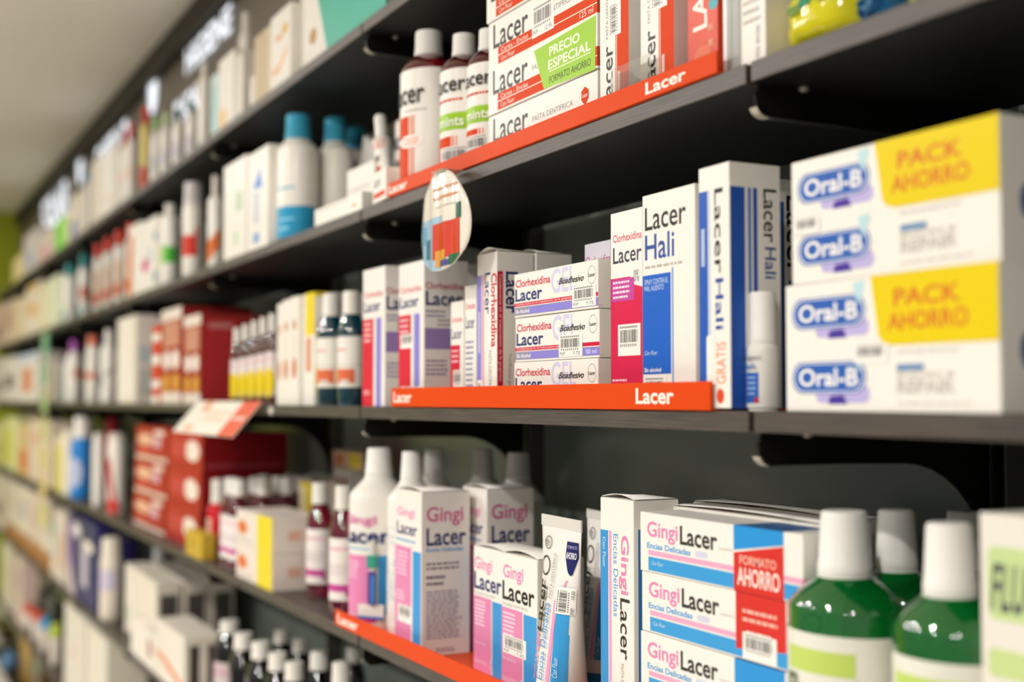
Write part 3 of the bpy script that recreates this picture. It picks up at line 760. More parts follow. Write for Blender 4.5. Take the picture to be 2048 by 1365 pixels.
for v in (.5, .0):
    of += [('q', .165, .07 + v, .44, .2 + v, '#bfb4e2', .1, .4), ('p', [(.23, .06 + v), (.33, .06 + v), (.31, .13 + v), (.24, .12 + v)], '#4c3a9c'), ('q', .035, .14 + v, .425, .385 + v, '#2a4f9e', .14, .5), ('q', .042, .15 + v, .418, .375 + v, '#e9eef6', .14, .5),
           ('q', .05, .16 + v, .41, .365 + v, '#2f62b6', .14, .5), ('t', 'Oral-B', .075, .195 + v, .385, .335 + v, '#fbf8f2', 'B'), ('p', [(.39, .3 + v), (.425, .45 + v), (.41, .48 + v), (.36, .46 + v), (.37, .4 + v)], '#bfe0e6')]
of += [('p', [(.45, 1), (1, 1), (1, .48), (.55, .485), (.505, .51), (.485, .56)], '#e9cf12'), ('t', 'PACK', .56, .76, .85, .89, '#d9722a', 'B'), ('t', 'AHORRO', .53, .59, .88, .72, '#d9722a', 'B'),
       ('r', .57, .30, .69, .345, '#6f92bb'), ('t', 'ENCIAS &', .57, .25, .82, .29, '#c3beb4', ''), ('t', 'REPAIR', .57, .14, .82, .235, '#cfcac0', 'B'), ('l', .57, .42, .85, .45, 1, '#cdc8be'), ('l', .57, .06, .9, .08, 1, '#cfc9bf')]
os_ = [('g', .3, .42, .08, .12, .6, '#3f5e96'), ('q', .24, .33, .36, .52, '#44629a', .4, .4)]
G2 = 'savings packs of two boxes under yellow corners'
x0, x1, hh, Y, zb = fit(2, 1570, 2002, 572, .004, 0, 1570)
carton('savings_pack', 'lower white savings pack with a yellow corner, standing on the eye-level board', 'toothpaste', x1 - x0, .085, hh - .001, ((x0 + x1) / 2, Y + .0425, zb + .0003), front=of + [('s', .37, .36, .53, .50, '')], side=os_, group=G2, rz=-.01)
x2, x3 = XA(1575, Y, Z0 + .2), XA(1984, Y, Z0 + .2)
carton('savings_pack', 'upper white savings pack with a yellow corner, lying on the other one', 'toothpaste', x3 - x2, .085, ZA(327, x2, Y) - zb - hh, ((x2 + x3) / 2, Y + .047, zb + hh), front=of + [('s', .02, .40, .16, .53, '')], side=os_, group=G2, rz=.012)

# ------------------------------------------------------------------ third-lowest shelf, middle bay
G3 = 'white gingival mouthwash bottles'
gl = [('t', 'Gingi', .1, .80, .62, .9, PINK, 'B'), ('t', 'Lacer', .1, .66, .78, .79, NAVY, 'B'), ('l', .1, .6, .6, .63, 1, SKY), ('r', .06, .06, .60, .56, PINK), ('l', .1, .36, .4, .52, 5, '#f6d3e4'), ('r', .64, .06, .74, .56, SKY),
      ('r', 0, 0, .62, .05, '#d3328f')]
def white(pc, pyt, pw, dy, its, label, **k):
    return bottle('mouthwash_bottle', label, 'mouthwash bottle', 3, pc, pyt, pw, dy, TB, capw=.47, hb=.73, hn=.845, face=-44, near=True, lab=(.05, .70, '#f1ede4', its), asp=1, taper=.86, group=G3, **k)
r = white(757, 896, 116, .0455, gl, 'white pink-labelled bottle with a tiny tube taped to its front, leftmost of the white bottles')
# the sample card and tiny tube fixed on that bottle
Hf = max(v.co.z for v in r.children[1].data.vertices); Rs = .0445
def turn(q, name, par):
    a = math.radians(44); q.v = [(x * math.cos(a) - y * math.sin(a), x * math.sin(a) + y * math.cos(a), z) for x, y, z in q.v]
    return q.build(name, par)
q = MB(); q.box(-.012, .03, -Rs - .0012, -Rs - .0004, Hf * .07, Hf * .15, '#f1ede6', .0002); q.box(-.012, .03, -Rs - .0017, -Rs - .0012, Hf * .07, Hf * .085, '#3c78c4', .0001); sc_ = turn(q, 'sample_card', r)
q = MB(); q.box(.006, .018, -Rs - .009, -Rs - .0004, Hf * .15, Hf * .33, '#5a4b93', .002); q.box(.013, .018, -Rs - .0096, -Rs - .009, Hf * .16, Hf * .31, '#3c8bd0', .0002)
q.box(.005, .02, -Rs - .010, -Rs - .0004, Hf * .35, Hf * .42, '#3fa08a', .002); q.box(.009, .016, -Rs - .007, -Rs - .0006, Hf * .33, Hf * .5, '#d8d4cc', .001); turn(q, 'sample_tube', sc_)
white(823, 903, 96, .066, [('l', .1, .62, .9, .84, 9, '#a9b0cc'), ('l', .1, .2, .9, .58, 16, '#a9b0cc')], 'white bottle showing its fine print between the taped bottle and the gingival carton')
white(868, 898, 92, .14, [], 'white bottle at the back behind the two front white bottles')
white(966, 899, 94, .215, [], 'white bottle in the shade behind the second gingival mouthwash carton, left of the other one')
white(1036, 905, 104, .213, [], 'white bottle in the shade at the right of the white bottles')
mf = [('t', 'Gingi', .06, .82, .74, .89, PINK, 'B'), ('t', 'Lacer', .06, .72, .84, .80, NAVY, 'B'), ('l', .06, .67, .8, .7, 1, SKY), ('r', .0, .0, .62, .645, PINK), ('l', .06, .46, .5, .62, 6, '#f7d5e6'), ('r', .68, .0, .98, .63, SKY), ('l', .06, .3, .4, .37, 3, '#f7d5e6')]
ms = [('t', 'Gingi', .1, .79, .86, .91, '#d86a9a', 'B'), ('t', 'Lacer', .1, .67, .92, .78, NAVY, 'B'), ('t', 'Encias Delicadas', .1, .635, .86, .66, SKY, 'B'), ('l', .1, .52, .8, .575, 2, '#6f6a76'), ('l', .1, .42, .5, .5, 2, '#6f6a76'), ('l', .1, .1, .86, .40, 16, '#8a84a0'), ('l', .3, .02, .7, .05, 2, '#8a84a0')]
pack('mouthwash_carton', 'tall pink and blue carton at the front with fine print on its right side', 'medicine box', 3, 790, 843, 986, .012, .072, TB, front=mf + [('s', .12, .17, .66, .28, '')], side=ms, flap=.004, col='#f2ebe4', group='tall gingival mouthwash cartons')
pack('mouthwash_carton', 'tall pink and blue carton farther back, between the white bottles and the small pair', 'medicine box', 3, 925, 974, 980, .095, .072, TB, front=mf, side=ms, flap=.004, col='#f2ebe4', group='tall gingival mouthwash cartons')
kf = [('t', 'Gingi', .04, .79, .62, .92, PINK, 'B'), ('t', 'Lacer', .02, .655, .93, .795, BLK, 'B'), ('t', 'Enjuague bucal diario', .03, .61, .75, .64, '#a39c92', ''), ('r', .0, 0, .60, .60, PINK), ('l', .05, .36, .4, .575, 7, '#fae3ee'), ('r', .63, 0, .99, .59, SKY), ('t', 'COLUTORIO', .03, .06, .46, .09, '#fae3ee', ''), ('g', .58, .08, .05, .03, .8, '#bfe0f4'), ('t', 'Sin alcohol', .04, .215, .4, .24, '#fae3ee', '')]
kf0 = [('t', 'Lacer', .02, .655, .93, .795, NAVY, 'B') if i[1] == 'Lacer' else i for i in kf]
G4 = 'small gingival mouthwash cartons'
pack('mouthwash_carton', 'left one of the two small pink and blue cartons standing together', 'medicine box', 3, 947, 1008, 1106, .046, .06, TB, front=kf0, side=ms[:2], group=G4, flap=.003, top=[('t', 'Lacer', .2, .3, .8, .6, NAVY, 'B')])
pack('mouthwash_carton', 'right one of the two small pink and blue cartons, with the barcode sticker', 'medicine box', 3, 1003, 1075, 1122, .030, .062, TB, front=kf + [('s', .04, .265, .7, .40, '7.25')], side=ms[:2], group=G4, flap=.005, top=[('t', 'Lacer', .2, .5, .8, .8, NAVY, 'B')])
tl = [('r', .64, .09, .92, .38, '#3f9fdc'), ('r', .64, .38, .9, .66, '#3f9fdc'), ('p', [(.54, .09), (.61, .09), (.64, .55), (.82, .70), (.78, .70), (.56, .56)], '#f0a6c8'), ('t', 'Encias Delicadas', .38, .10, .50, .55, SKY, 'U'),
      ('t', 'Gingi', .12, .08, .33, .36, PINK, 'UB'), ('t', 'Lacer', .12, .37, .36, .68, BLK, 'UB'), ('t', 'PASTA DENTIFRICA', .46, .58, .52, .85, '#8d867b', 'U'), ('g', .22, .76, .14, .06, .84, '#3b3833'), ('g', .24, .9, .1, .04, .88, '#3b3833'), ('t', 'LACER', .18, .88, .3, .92, '#3b3833', 'U'),
      ('p', [(.72, .93), (.98, .93), (.99, .84), (.9, .74), (.86, .73), (.80, .75), (.72, .84)], '#262a63'), ('t', 'FORMATO', .76, .89, .95, .91, '#b9b6e0', ''), ('t', 'AHORRO', .75, .83, .95, .87, '#f0eef8', 'B'), ('t', 'Con Fluor', .68, .12, .76, .25, '#d7ebf8', 'UI')]
ya = YF + .032; zb = LZ[3] + TB
xa, xb = XA(1081, ya, zb + .12), XA(1168, ya, zb + .12)
tube('toothpaste_tube', 'white toothpaste tube with dark blue badge standing on its cap before the upright carton', ((xa + xb) / 2, ya, zb), (xb - xa), ZA(1056, (xa + xb) / 2, ya) - zb, -.05, 0, mat('#efebe4', .22, 'plastic'), tl + [('s', .62, .50, .99, .66, '10.50', 'U')], '#3273b8', .022, 'white gingival toothpaste tubes')
ya = YF + .135; xa, xb = XA(1165, ya, zb + .12), XA(1245, ya, zb + .12)
tube('toothpaste_tube', 'second white toothpaste tube, mostly hidden behind the upright carton', ((xa + xb) / 2, ya, zb), (xb - xa) * .9, ZA(1040, (xa + xb) / 2, ya) - zb, -.05, .02, mat('#efebe4', .22, 'plastic'), tl, '#3273b8', .022, 'white gingival toothpaste tubes')
uf = [('r', .0, .18, .24, .86, '#3d97d6'), ('t', 'Con Fluor', .07, .7, .16, .83, '#d7ebf8', 'D'), ('r', .26, .14, .34, .86, '#f0a6c8'), ('t', 'Encias Delicadas', .40, .50, .54, .85, SKY, 'D'), ('t', 'Gingi', .56, .60, .86, .85, PINK, 'DB'), ('t', 'Lacer', .60, .33, .88, .585, '#37332f', 'D'),
      ('t', 'PASTA DENTIFRICA', .62, .13, .70, .31, '#a39c92', 'D'), ('g', .72, .05, .2, .05, .8, '#4b4640'), ('t', '+ab', .62, .03, .82, .08, '#4b4640', 'B')]
pack('toothpaste_carton', 'upright toothpaste carton with downward pink and black lettering left of the flat stack', 'toothpaste', 3, 1201, 1269, 1003, .034, .055, TB, front=uf + [('s', .06, .0, .46, .16, '', 'U')], side=[('r', .1, 0, .6, .88, '#2f79bb')], flap=.004)
qf = [('t', 'Gingi', .05, .52, .265, .86, PINK, 'B'), ('t', 'Lacer', .28, .55, .52, .86, '#37332f', 'B'), ('t', 'Encias Delicadas', .05, .40, .35, .5, SKY, 'B'), ('q', .38, .40, .46, .5, '#d4d6e8', .2, .4), ('l', .53, .58, .62, .62, 1, '#b9b2a8'), ('r', .06, .29, 1, .37, '#f2abc9'), ('r', .06, .03, 1, .26, '#3f9fdc'),
      ('t', 'Con Fluor', .08, .13, .17, .2, '#cfe6f6', 'I')]
red = [('p', [(.62, 1.0), (.9, 1.0), (.9, .8), (.62, .62)], '#2f96dc'), ('p', [(.62, 0), (.9, 0), (.9, .78), (.62, .58)], '#d8352c'), ('t', 'FORMATO', .655, .42, .86, .56, '#f0b9a6', 'B'), ('t', 'AHORRO', .64, .10, .88, .38, '#fbe6dc', 'B')]
red2 = [('p', [(.62, 1), (.9, 1), (.9, .26), (.62, .14)], '#d8352c'), ('l', .66, .55, .86, .8, 2, '#f0b9a6'), ('l', .68, .36, .84, .48, 1, '#fbe6dc')]
x0, x1, hh, Y, zb = fit(3, 1279, 1606, 1022, .028, TB, 1279); Hb = hh / 4
for k, (ex, lb) in enumerate((([], 'lowest pink and blue toothpaste carton of the flat stack, cut by the picture bottom'), (red, 'pink and blue toothpaste carton of the flat stack, second from its bottom'),
                        (red2 + [('s', .66, .02, .85, .42, '')], 'pink and blue toothpaste carton with a barcode sticker on its red panel'), (red, 'uppermost pink and blue toothpaste carton of the flat stack beside the green bottles'))):
    carton('toothpaste_carton', lb, 'toothpaste', x1 - x0, .05, Hb - .0007, ((x0 + x1) / 2 + (0, .001, .002, .001)[k], Y + .026 + (.001, 0, .001, 0)[k], zb + k * Hb), front=qf + ex,
           side=[('r', 0, .29, 1, .37, '#f2abc9'), ('r', 0, .03, 1, .26, '#3f9fdc'), ('g', .5, .7, .2, .15, .8, '#a9b0c8')], top=[('r', .62, 0, .9, 1, '#2a5f9c')], group='gingival toothpaste cartons in the flat stack')
for j, (dy, lb) in enumerate(((.0535, 'row of the flat stack hidden behind its front carton, second from the front'), (.107, 'toothpaste carton on top at the back of the flat stack, against the dark panel'))):
    for k in range(4):
        carton('toothpaste_carton', 'gingival toothpaste carton %s in the %s rank behind the flat stack' % (('at the bottom', 'second from the bottom', 'third from the bottom', 'on top')[k], ('second', 'third')[j]), 'toothpaste', x1 - x0, .05, Hb - .0007,
               ((x0 + x1) / 2 - .03 * (j + 1), Y + .026 + dy, zb + k * Hb * 1.01), front=qf[:1], side=[('r', 0, .03, 1, .26, '#3f9fdc')], top=[('t', 'Gingi', .1, .2, .4, .7, PINK, 'B')], group='gingival toothpaste cartons in the flat stack', flap=.003 if k == 3 else 0)
grl = [('t', 'Fluocaril', .12, .62, .62, .78, '#5a6b3a', 'B'), ('r', .1, .8, .6, .92, '#c3d86a'), ('l', .14, .5, .5, .56, 1, '#d07a6a'), ('r', -.06, 0, .0, 1, '#d9765e'), ('l', .12, .1, .7, .4, 5, '#a9b49a')]
def green(pc, pyt, pw, dy, label):
    return bottle('mouthwash_bottle', label, 'mouthwash bottle', 3, pc, pyt, pw, dy, 0, near=True, capr=.2, capw=.5, hb=.70, hn=.80, body='#0fa845', liquid=True, cap='#f2efe8', asp=.8, taper=.86,
                  lab=(.04, .635, '#e9e8da', grl), group='green mouthwash bottles', face=-55)
green(1693, 1022, 214, .045, 'green mouthwash bottle at the front left, beside the toothpaste stack')
green(1905, 1046, 210, .040, 'green mouthwash bottle at the front right, beside the white carton')
green(1797, 1020, 165, .122, 'green mouthwash bottle in the second row between the two front ones')
green(1932, 1022, 148, .208, 'green mouthwash bottle at the back, only its cap showing above the front right one')
pack('mouthwash_carton', 'white carton with green-shaded lettering at the right edge of the third-lowest shelf', 'medicine box', 3, 1966, 2120, 1040, .012, .07, front=[('q', .1, .74, .9, .92, '#c6dc9a', .1, .3), ('t', 'FLUO', .14, .76, .9, .88, '#55505a', 'BI'), ('q', .1, .60, .8, .67, '#c9dc95', .1, .3), ('l', .14, .48, .8, .58, 2, '#8f8a92')], col='#ebe5da')
# ------------------------------------------------------------------ everything farther along the shelves
WH, CR = '#f1ece2', '#e9dfce'
def P(L, a, b, y, label, front=(), col=WH, name='medicine_carton', cat='medicine box', dy=.012, depth=.07, **k):
    return pack(name, label, cat, L, a, b, y, dy, depth, front=front, col=col, **k)
def Bo(L, pc, y, pw, label, cap=WH, body=WH, lab=None, name='lotion_bottle', cat='bottle', dy=.04, **k):
    k.setdefault('hb', .68); k.setdefault('hn', .82); k.setdefault('capw', .5)
    return bottle(name, label, cat, L, pc, y, pw, dy, cap=cap, body=body, lab=lab, **k)
def jar(L, pc, y, pw, label, cap=WH, body=WH, lab=None, name='cream_jar', cat='jar', **k):
    return Bo(L, pc, y, pw, label, cap, body, lab, name, cat, hb=.66, hn=.70, capw=1.0, asp=1, **k)
R = lambda a, b, c, d, m: ('r', a, b, c, d, m)

# --- top shelf, from right to left
x0, x1 = XA(655, YF + .006, LZ[0] + .05), XA(772, YF + .006, LZ[0] + .05)
mb = MB(); w = x1 - x0; mb.prism([(-w / 2, 0), (w / 2, 0), (w / 2, .2), (-w / 2 - .1, .2)], 1, 0, .004, mat('#4fb7a0', .3))
mb.box(-w / 2 + .02, w / 2 - .02, .004, .05, 0, .003, mat('#4fb7a0', .3))
tag(mb.build('display_card', None, ((x0 + x1) / 2, YF + .006, LZ[0])), 'plain teal display card standing on the top shelf at the picture top', 'display card')
P(0, 592, 662, -62, 'white carton with brown and blue marks right behind the edge of the teal card', [('o', .38, .42, .1, .09, '#b98a4f'), R(.6, .7, .9, .82, '#9aa6d0'), R(0, 0, .04, 1, '#ddd2c0')], dy=.03)
P(0, 545, 586, -2, 'white carton with an orange scribble and a yellow dot on the top shelf', [('o', .72, .73, .13, .07, '#e2ae2f'), R(.25, .64, .6, .7, '#e8a56a'), ('p', [(.1, .3), (.45, .32), (.9, .52), (.8, .38), (.4, .22), (.1, .22)], '#efb98a')])
P(0, 510, 543, 46, 'kraft-brown striped pack between the scribbled carton and the white tube', [R(.15, 0, .3, 1, '#c7b38f'), R(.45, 0, .55, 1, '#b9a27c'), R(.7, 0, .8, .9, '#c9b592')], '#d3c2a2')
jar(0, 515, 152, 25, 'small round white pot in front of the kraft-brown pack', dy=-.002 + .022, lab=None)
Bo(0, 491, 26, 30, 'tall glossy white bottle beside the nearest sign letters', dy=.1, hb=.8, hn=.86, capw=.6)
P(0, 470, 486, 102, 'slim pale grey carton below the tall glossy white bottle', [R(0, 0, .3, 1, '#d5cfc6')], '#e6dfd4')
P(0, 437, 468, 96, 'tall white carton with an orange spot at its foot under the sign letters', [('o', .3, .18, .25, .13, '#efc88e')])
P(0, 421, 436, 142, 'slim pale teal carton on the top shelf', [R(.2, .1, .8, .8, '#a9d2d0')], '#c9dedb')
Bo(0, 408, 128, 26, 'cream bottle left of the slim pale teal carton', hb=.8, hn=.86)
for k, (pc, y) in enumerate(((383, 205), (356, 219))):
    Bo(0, pc, y, 25, 'white bottle with a dark green cap on the top shelf, %s of two' % ('right one', 'left one')[k], cap='#2c6a4c', lab=(.1, .7, None, [R(.2, .2, .7, .6, '#d8d0dc')]), group='green-capped bottles on the top shelf')
Bo(0, 331, 226, 23, 'white bottle with a pale green cap next to the dark green caps', cap='#cfe6b0', lab=(.1, .6, None, [R(.2, .3, .8, .7, '#dcd7de')]))
Bo(0, 311, 236, 22, 'white bottle with a light green shoulder right of the yellow tube', cap='#a8d68c', lab=(.1, .6, None, [R(.2, .3, .8, .7, '#cfd8d6')]))
Bo(0, 290, 214, 20, 'yellow tube with a red cap and red foot under the nearer oval emblem', cap='#cf3a2a', body='#e3cf77', hb=.74, hn=.8, capw=.7, lab=(.02, .4, None, [R(.1, .1, .9, .8, '#cf5236')]))
for k, (pc, y, pw) in enumerate(((262, 246, 22), (243, 268, 20))):
    Bo(0, pc, y, pw, 'white bottle with a red cap on the top shelf, %s of two' % ('right one', 'left one')[k], cap='#d23e2c', hb=.74, hn=.8, lab=(.2, .6, None, [R(.2, .3, .8, .7, '#efd9c8')]))
P(0, 214, 231, 285, 'white carton left of the red-capped bottles on the top shelf', [R(.1, .2, .6, .3, '#e9cbb0')])
P(0, 198, 212, 305, 'white carton with a beige left edge under the middle sign letters', [R(0, 0, .3, .9, '#d9cdb4')])  # beige strip down the left of the front face
P(0, 182, 196, 315, 'cream carton second from the blue-topped bottle', col=CR)
Bo(0, 171, 352, 15, 'white bottle with a light blue cap under the farther oval emblem', cap='#8cb9dc', hb=.8, hn=.86, capw=.7)
P(0, 144, 160, 380, 'small cream carton with a blue foot near the far end of the top shelf', [R(0, 0, .7, .45, '#7f86c4')], CR)
P(0, 130, 143, 420, 'pale yellow-green carton right of the bright green pack', col='#dce3a8')
P(0, 111, 129, 430, 'bright green pack near the far end of the top shelf', [R(.5, 0, .7, 1, '#a6ec78')], '#7be048')
P(0, 76, 109, 448, 'pale pink carton with a red patch near the far end of the top shelf', [R(.2, .1, .5, .5, '#df9a98'), R(.6, .2, .8, .5, '#d9a6b4')], '#e3d2c6')
P(0, 47, 74, 452, 'pale lilac carton with a blue patch near the far end of the top shelf', [R(.2, .2, .7, .5, '#9fb0cf')], '#dcd3d2')
P(0, 26, 45, 505, 'low pale yellow pack at the far left end of the top shelf', col='#ead79a')

# --- second-highest shelf, left of the tray
for k, (a, b, y, dy, lb) in enumerate(((694, 750, 318, .062, 'low white carton with a faint orange drop right beside the tray'), (628, 722, 382, .0, 'long low white carton with a line of print on the second-highest shelf'))):
    P(1, a, b, y, lb, [R(.06, .78, .75, .86, '#c3bcb4'), ('o', .85, .4, .05, .12, '#eab08a')] if k else [('o', .25, .4, .09, .08, '#eba27a'), R(.1, .6, .8, .66, '#d6cdc2')], dy=dy, depth=.05)
o = P(1, 690, 742, 290, 'grey-white carton leaning to the right behind the low cartons', [R(.0, 0, .2, 1, '#d9d4cc')], '#dcd8d0', dy=.12, depth=.03)
o.rotation_euler.y = .42; o.location.x -= .03; o.location.z += .022
TEAL = '#45a9c9'
tl_ = [R(.0, .0, 1, .40, '#2a9cc9'), R(.2, .62, .6, .66, '#a9cfe0'), R(.25, .1, .5, .14, '#8fd0e8'), R(.25, .22, .6, .25, '#8fd0e8')]
G5 = 'white bottles with light blue caps'
Bo(1, 590, 216, 86, 'largest white bottle with a light blue cap and blue lower half', TEAL, lab=(.02, .62, None, tl_), hb=.71, hn=.80, capw=.6, asp=.7, group=G5, capr=.2)
Bo(1, 661, 232, 76, 'white bottle with a light blue cap right behind the largest one', TEAL, lab=(.02, .62, None, tl_[:1]), hb=.71, hn=.80, capw=.6, asp=.7, dy=.10, group=G5)
Bo(1, 712, 240, 70, 'white bottle with a light blue cap farthest right, behind the leaning carton', TEAL, hb=.71, hn=.80, capw=.6, asp=.7, dy=.17, group=G5)
Bo(1, 566, 242, 50, 'white bottle with a light blue cap left behind the largest one', TEAL, hb=.71, hn=.80, capw=.6, asp=.7, dy=.11, group=G5)
Bo(1, 549, 262, 40, 'white bottle with a light blue cap leftmost of its kind', TEAL, hb=.71, hn=.80, capw=.6, asp=.7, dy=.12, group=G5)
P(1, 499, 541, 284, 'cream carton with a blue splash and silver stripe left of the light blue caps', [('p', [(.25, .62), (.5, .75), (.6, .82), (.7, .66), (.75, .6)], '#4f86d2'), R(.3, .25, .6, .58, '#cfcfd8'), R(.3, .06, .6, .16, '#7ba6d8')], dy=.0, depth=.06)
P(1, 447, 492, 308, 'tall cream carton with a pale green patch, highest pack of the second-highest shelf', [R(.55, .46, .85, .66, '#b9d3b2'), R(.1, .72, .3, .86, '#fbf8f0'), R(.5, .12, .65, .26, '#b9d3b2')], dy=.0, depth=.08)
Bo(1, 431, 352, 32, 'cream bottle with orange corner print left of the tall cream carton', lab=(.05, .7, None, [('p', [(.1, .0), (.9, .3), (.9, .62), (.5, .45), (.1, .38)], '#e2763a')]), cap='#e5d8cd', hb=.74, hn=.8)
Bo(1, 386, 366, 44, 'white bottle with a grey-rimmed cap and a red square', lab=(.1, .66, None, [R(.25, .24, .85, .62, '#d8402f'), R(.75, .6, .85, .76, '#d8402f')]), cap='#d9d3d3', hb=.72, hn=.78, capw=.86)
Bo(1, 338, 410, 38, 'white bottle with a light green label block', lab=(.1, .7, None, [R(.05, .3, .5, .66, '#a9d57a'), R(.5, .32, .98, .64, '#4fb845')]), hb=.8, hn=.9, capw=.6)
P(1, 281, 315, 428, 'white carton with a pink dot and teal bars on the second-highest shelf', [('o', .35, .38, .2, .1, '#d8468a'), R(.55, .4, .7, .6, '#9cc3cc'), R(.84, .66, 1, .78, '#4a8eae'), R(.84, .1, 1, .26, '#4a8eae')])
P(1, 256, 279, 442, 'white carton with an orange-brown left edge', [R(0, .0, .4, .86, '#d57345')])
G6 = 'white bottles with red caps on the second-highest shelf'
for k, (pc, y, pw) in enumerate(((284, 424, 20), (261, 428, 24), (238, 442, 24), (216, 456, 22), (196, 468, 20))):
    Bo(1, pc, y, pw, 'white bottle with a red cap on the second-highest shelf, %s from the right' % ORD[k], '#dc3a26', dy=.1 if k == 0 else .04, hb=.74, hn=.8, capw=.74,
       lab=(.06, .66, None, [R(.5, .1, .8, .9, '#e0b48c'), ('o', .5, .25, .3, .14, '#dc8068')]), group=G6)
for k, (pc, y, pw) in enumerate(((168, 480, 26), (136, 508, 28))):
    Bo(1, pc, y, pw, 'white bottle with a teal cap on the second-highest shelf, %s of two' % ('right one', 'left one')[k], '#2a8f8c', dy=.05, hb=.74, hn=.8, capw=.7, lab=(.05, .7, None, [R(.5, .4, .9, .7, '#cf6a52') if k == 0 else R(.1, .1, .5, .5, '#dbe6cc'), R(.2, .04, .5, .25, '#2f9a9a')]))
P(1, 98, 120, 545, 'pale green carton left of the teal-capped bottles', col='#e0e4c8')
P(1, 80, 96, 566, 'pale yellow carton second from the far cream cartons', col='#e8ddb6')
P(1, 52, 78, 560, 'cream carton with an orange dot at the far end of the second-highest shelf', [('o', .5, .5, .3, .16, '#e8ab62'), R(.2, .86, .8, 1, '#e0b25a')], CR)
P(1, 30, 50, 590, 'beige carton left of the cream carton with an orange dot', col='#e2cfae')
P(1, 8, 28, 596, 'pink-brown carton at the far left end of the second-highest shelf', [R(.2, .3, .7, .8, '#b98a7a')], '#d8c0ae')

# --- eye-level shelf, left of the tray
bl = [R(0, 0, 1, .0, WH), R(.0, .42, 1, .44, '#c9c4bc'), ('l', .2, .7, .6, .78, 1, '#e08a80'), R(.22, .08, .8, .36, '#e2724e'), ('o', .06, .24, .2, .28, '#f0cf2c'), R(.4, .08, .65, .15, '#d9d4ca')]
G7 = 'blue mouthwash bottles with white caps'
for k, (pc, y) in enumerate(((703, 583), (651, 591))):
    Bo(2, pc, y, 58, 'blue mouthwash bottle with a white cap, %s' % ('right one, touching the purple carton', 'left one, beside the yellow-topped carton')[k], body='#16647c', liquid=True, capr=.2, lab=(.16, .6, WH, bl), name='mouthwash_bottle', cat='mouthwash bottle',
       hb=.63, hn=.79, capw=.62, group=G7, face=-60, dy=.04)
P(2, 604, 627, 584, 'narrow carton with a yellow top block beside the blue mouthwash', [R(.2, .62, 1, 1, '#eed524'), R(.3, .3, .7, .6, '#d98a5e')], side=[R(0, .96, .3, 1, '#e4cc3c')], depth=.09, dy=.02)
for k, (a, b, y) in enumerate(((585, 603, 590), (568, 584, 597), (556, 567, 606))):
    P(2, a, b, y, 'slim white carton with two orange-brown drops, %s from the yellow-topped one' % ORD[k], [('o', .5, .34, .24, .1, '#cf6b3e'), ('o', .5, .74, .2, .05, '#cf8a62'), R(.35, .45, .6, .66, '#e6dccb')], group='slim white cartons with drops')
for k in range(5):
    Bo(2, 545 - 17.5 * k, 628 + 7.2 * k, 27, 'pink mouthwash bottle with a yellow spot, %s from the right in the eye-level row' % ORD[k], body='#a26a62', liquid=True, capr=.2, lab=(.1, .58, '#f1e6e2', [('o', .4, .3, .42, .34, '#f2d62a'), ('l', .2, .8, .7, .9, 1, '#e8b0b0')]),
       name='mouthwash_bottle', cat='mouthwash bottle', hb=.62, hn=.79, capw=.62, group='pink mouthwash bottles with yellow spots', dy=.03)
rb = [R(0, 0, 1, .12, '#e7d9d0'), ('o', .28, .46, .18, .1, '#f4eae2'), ('o', .72, .46, .18, .1, '#f4eae2'), R(.1, .14, .4, .3, '#d9a044'), R(.6, .14, .9, .3, '#d9a044'), R(.1, .6, .9, .86, '#c98c78'), R(0, .88, 1, 1, '#eadbd0')]
rs = [R(.04, 0, .48, .93, '#c23438'), R(.52, 0, .96, .93, '#8e1f26'), R(.1, .84, .42, .9, '#d98a86'), R(.56, .84, .9, .9, '#b4605e')]
G8 = 'tall dark red cartons on the eye-level shelf'
P(2, 366, 401, 627, 'dark red carton with white spots nearest the pink bottles on the eye-level shelf', rb, '#a3312e', side=rs, depth=.17, group=G8)
P(2, 322, 362, 612, 'taller dark red carton with white spots, left of the other one on the eye-level shelf', rb, '#a3312e', side=rs, depth=.17, group=G8)
P(2, 304, 320, 650, 'narrow red and white striped carton left of the dark red cartons', [R(0, .2, 1, .3, WH), R(0, .5, 1, .62, WH), R(0, .8, 1, .9, WH), R(0, 0, .8, .1, WH)], '#d2392f')
P(2, 234, 272, 629, 'tall white carton with a pale blue-grey side on the eye-level shelf', [R(.86, 0, 1, 1, '#dfd5c4')], '#f0e7da', side=[R(.05, .45, .95, .65, '#c3d0d2'), R(.05, .1, .5, .4, '#cdd0c6')], depth=.14)
Bo(2, 217, 660, 32, 'white bottle with dark grey patches left of the tall white carton', lab=(.06, .7, None, [R(.1, .25, .4, .5, '#6b6b80'), R(.5, .5, .9, .6, '#b7b2ac')]), dy=.03)
Bo(2, 186, 672, 30, 'white bottle with a red cap left of the grey-patched bottle', '#d9775e', lab=(.1, .6, None, [R(.1, .5, .9, .7, '#df8a6e')]), hb=.7, hn=.84, capw=.8)
Bo(2, 208, 655, 18, 'white bottle with a small dark blue cap behind the grey-patched bottle', '#4d4a96', dy=.12)
Bo(2, 148, 682, 34, 'white bottle with a purple cap on the eye-level shelf', '#b45ab4', lab=(.08, .6, None, [R(.7, .6, 1, .9, '#d87a52'), R(.1, .05, .4, .2, '#a9d3bc')]))
Bo(2, 121, 704, 26, 'white bottle left of the purple-capped one', '#ead9d6', lab=(.08, .6, None, [R(.1, .05, .6, .2, '#a9d3bc')]))
P(2, 90, 108, 722, 'pink-beige carton at the far end of the eye-level shelf, behind the green strip', [R(.2, .2, .8, .4, '#d8b4a4')], '#e2cfc0')
P(2, 34, 76, 702, 'white carton with an orange print at the far left end of the eye-level shelf', [R(.3, .2, .7, .7, '#d9714a'), R(0, .85, 1, 1, '#c8cfe6')], '#e6dfd6')
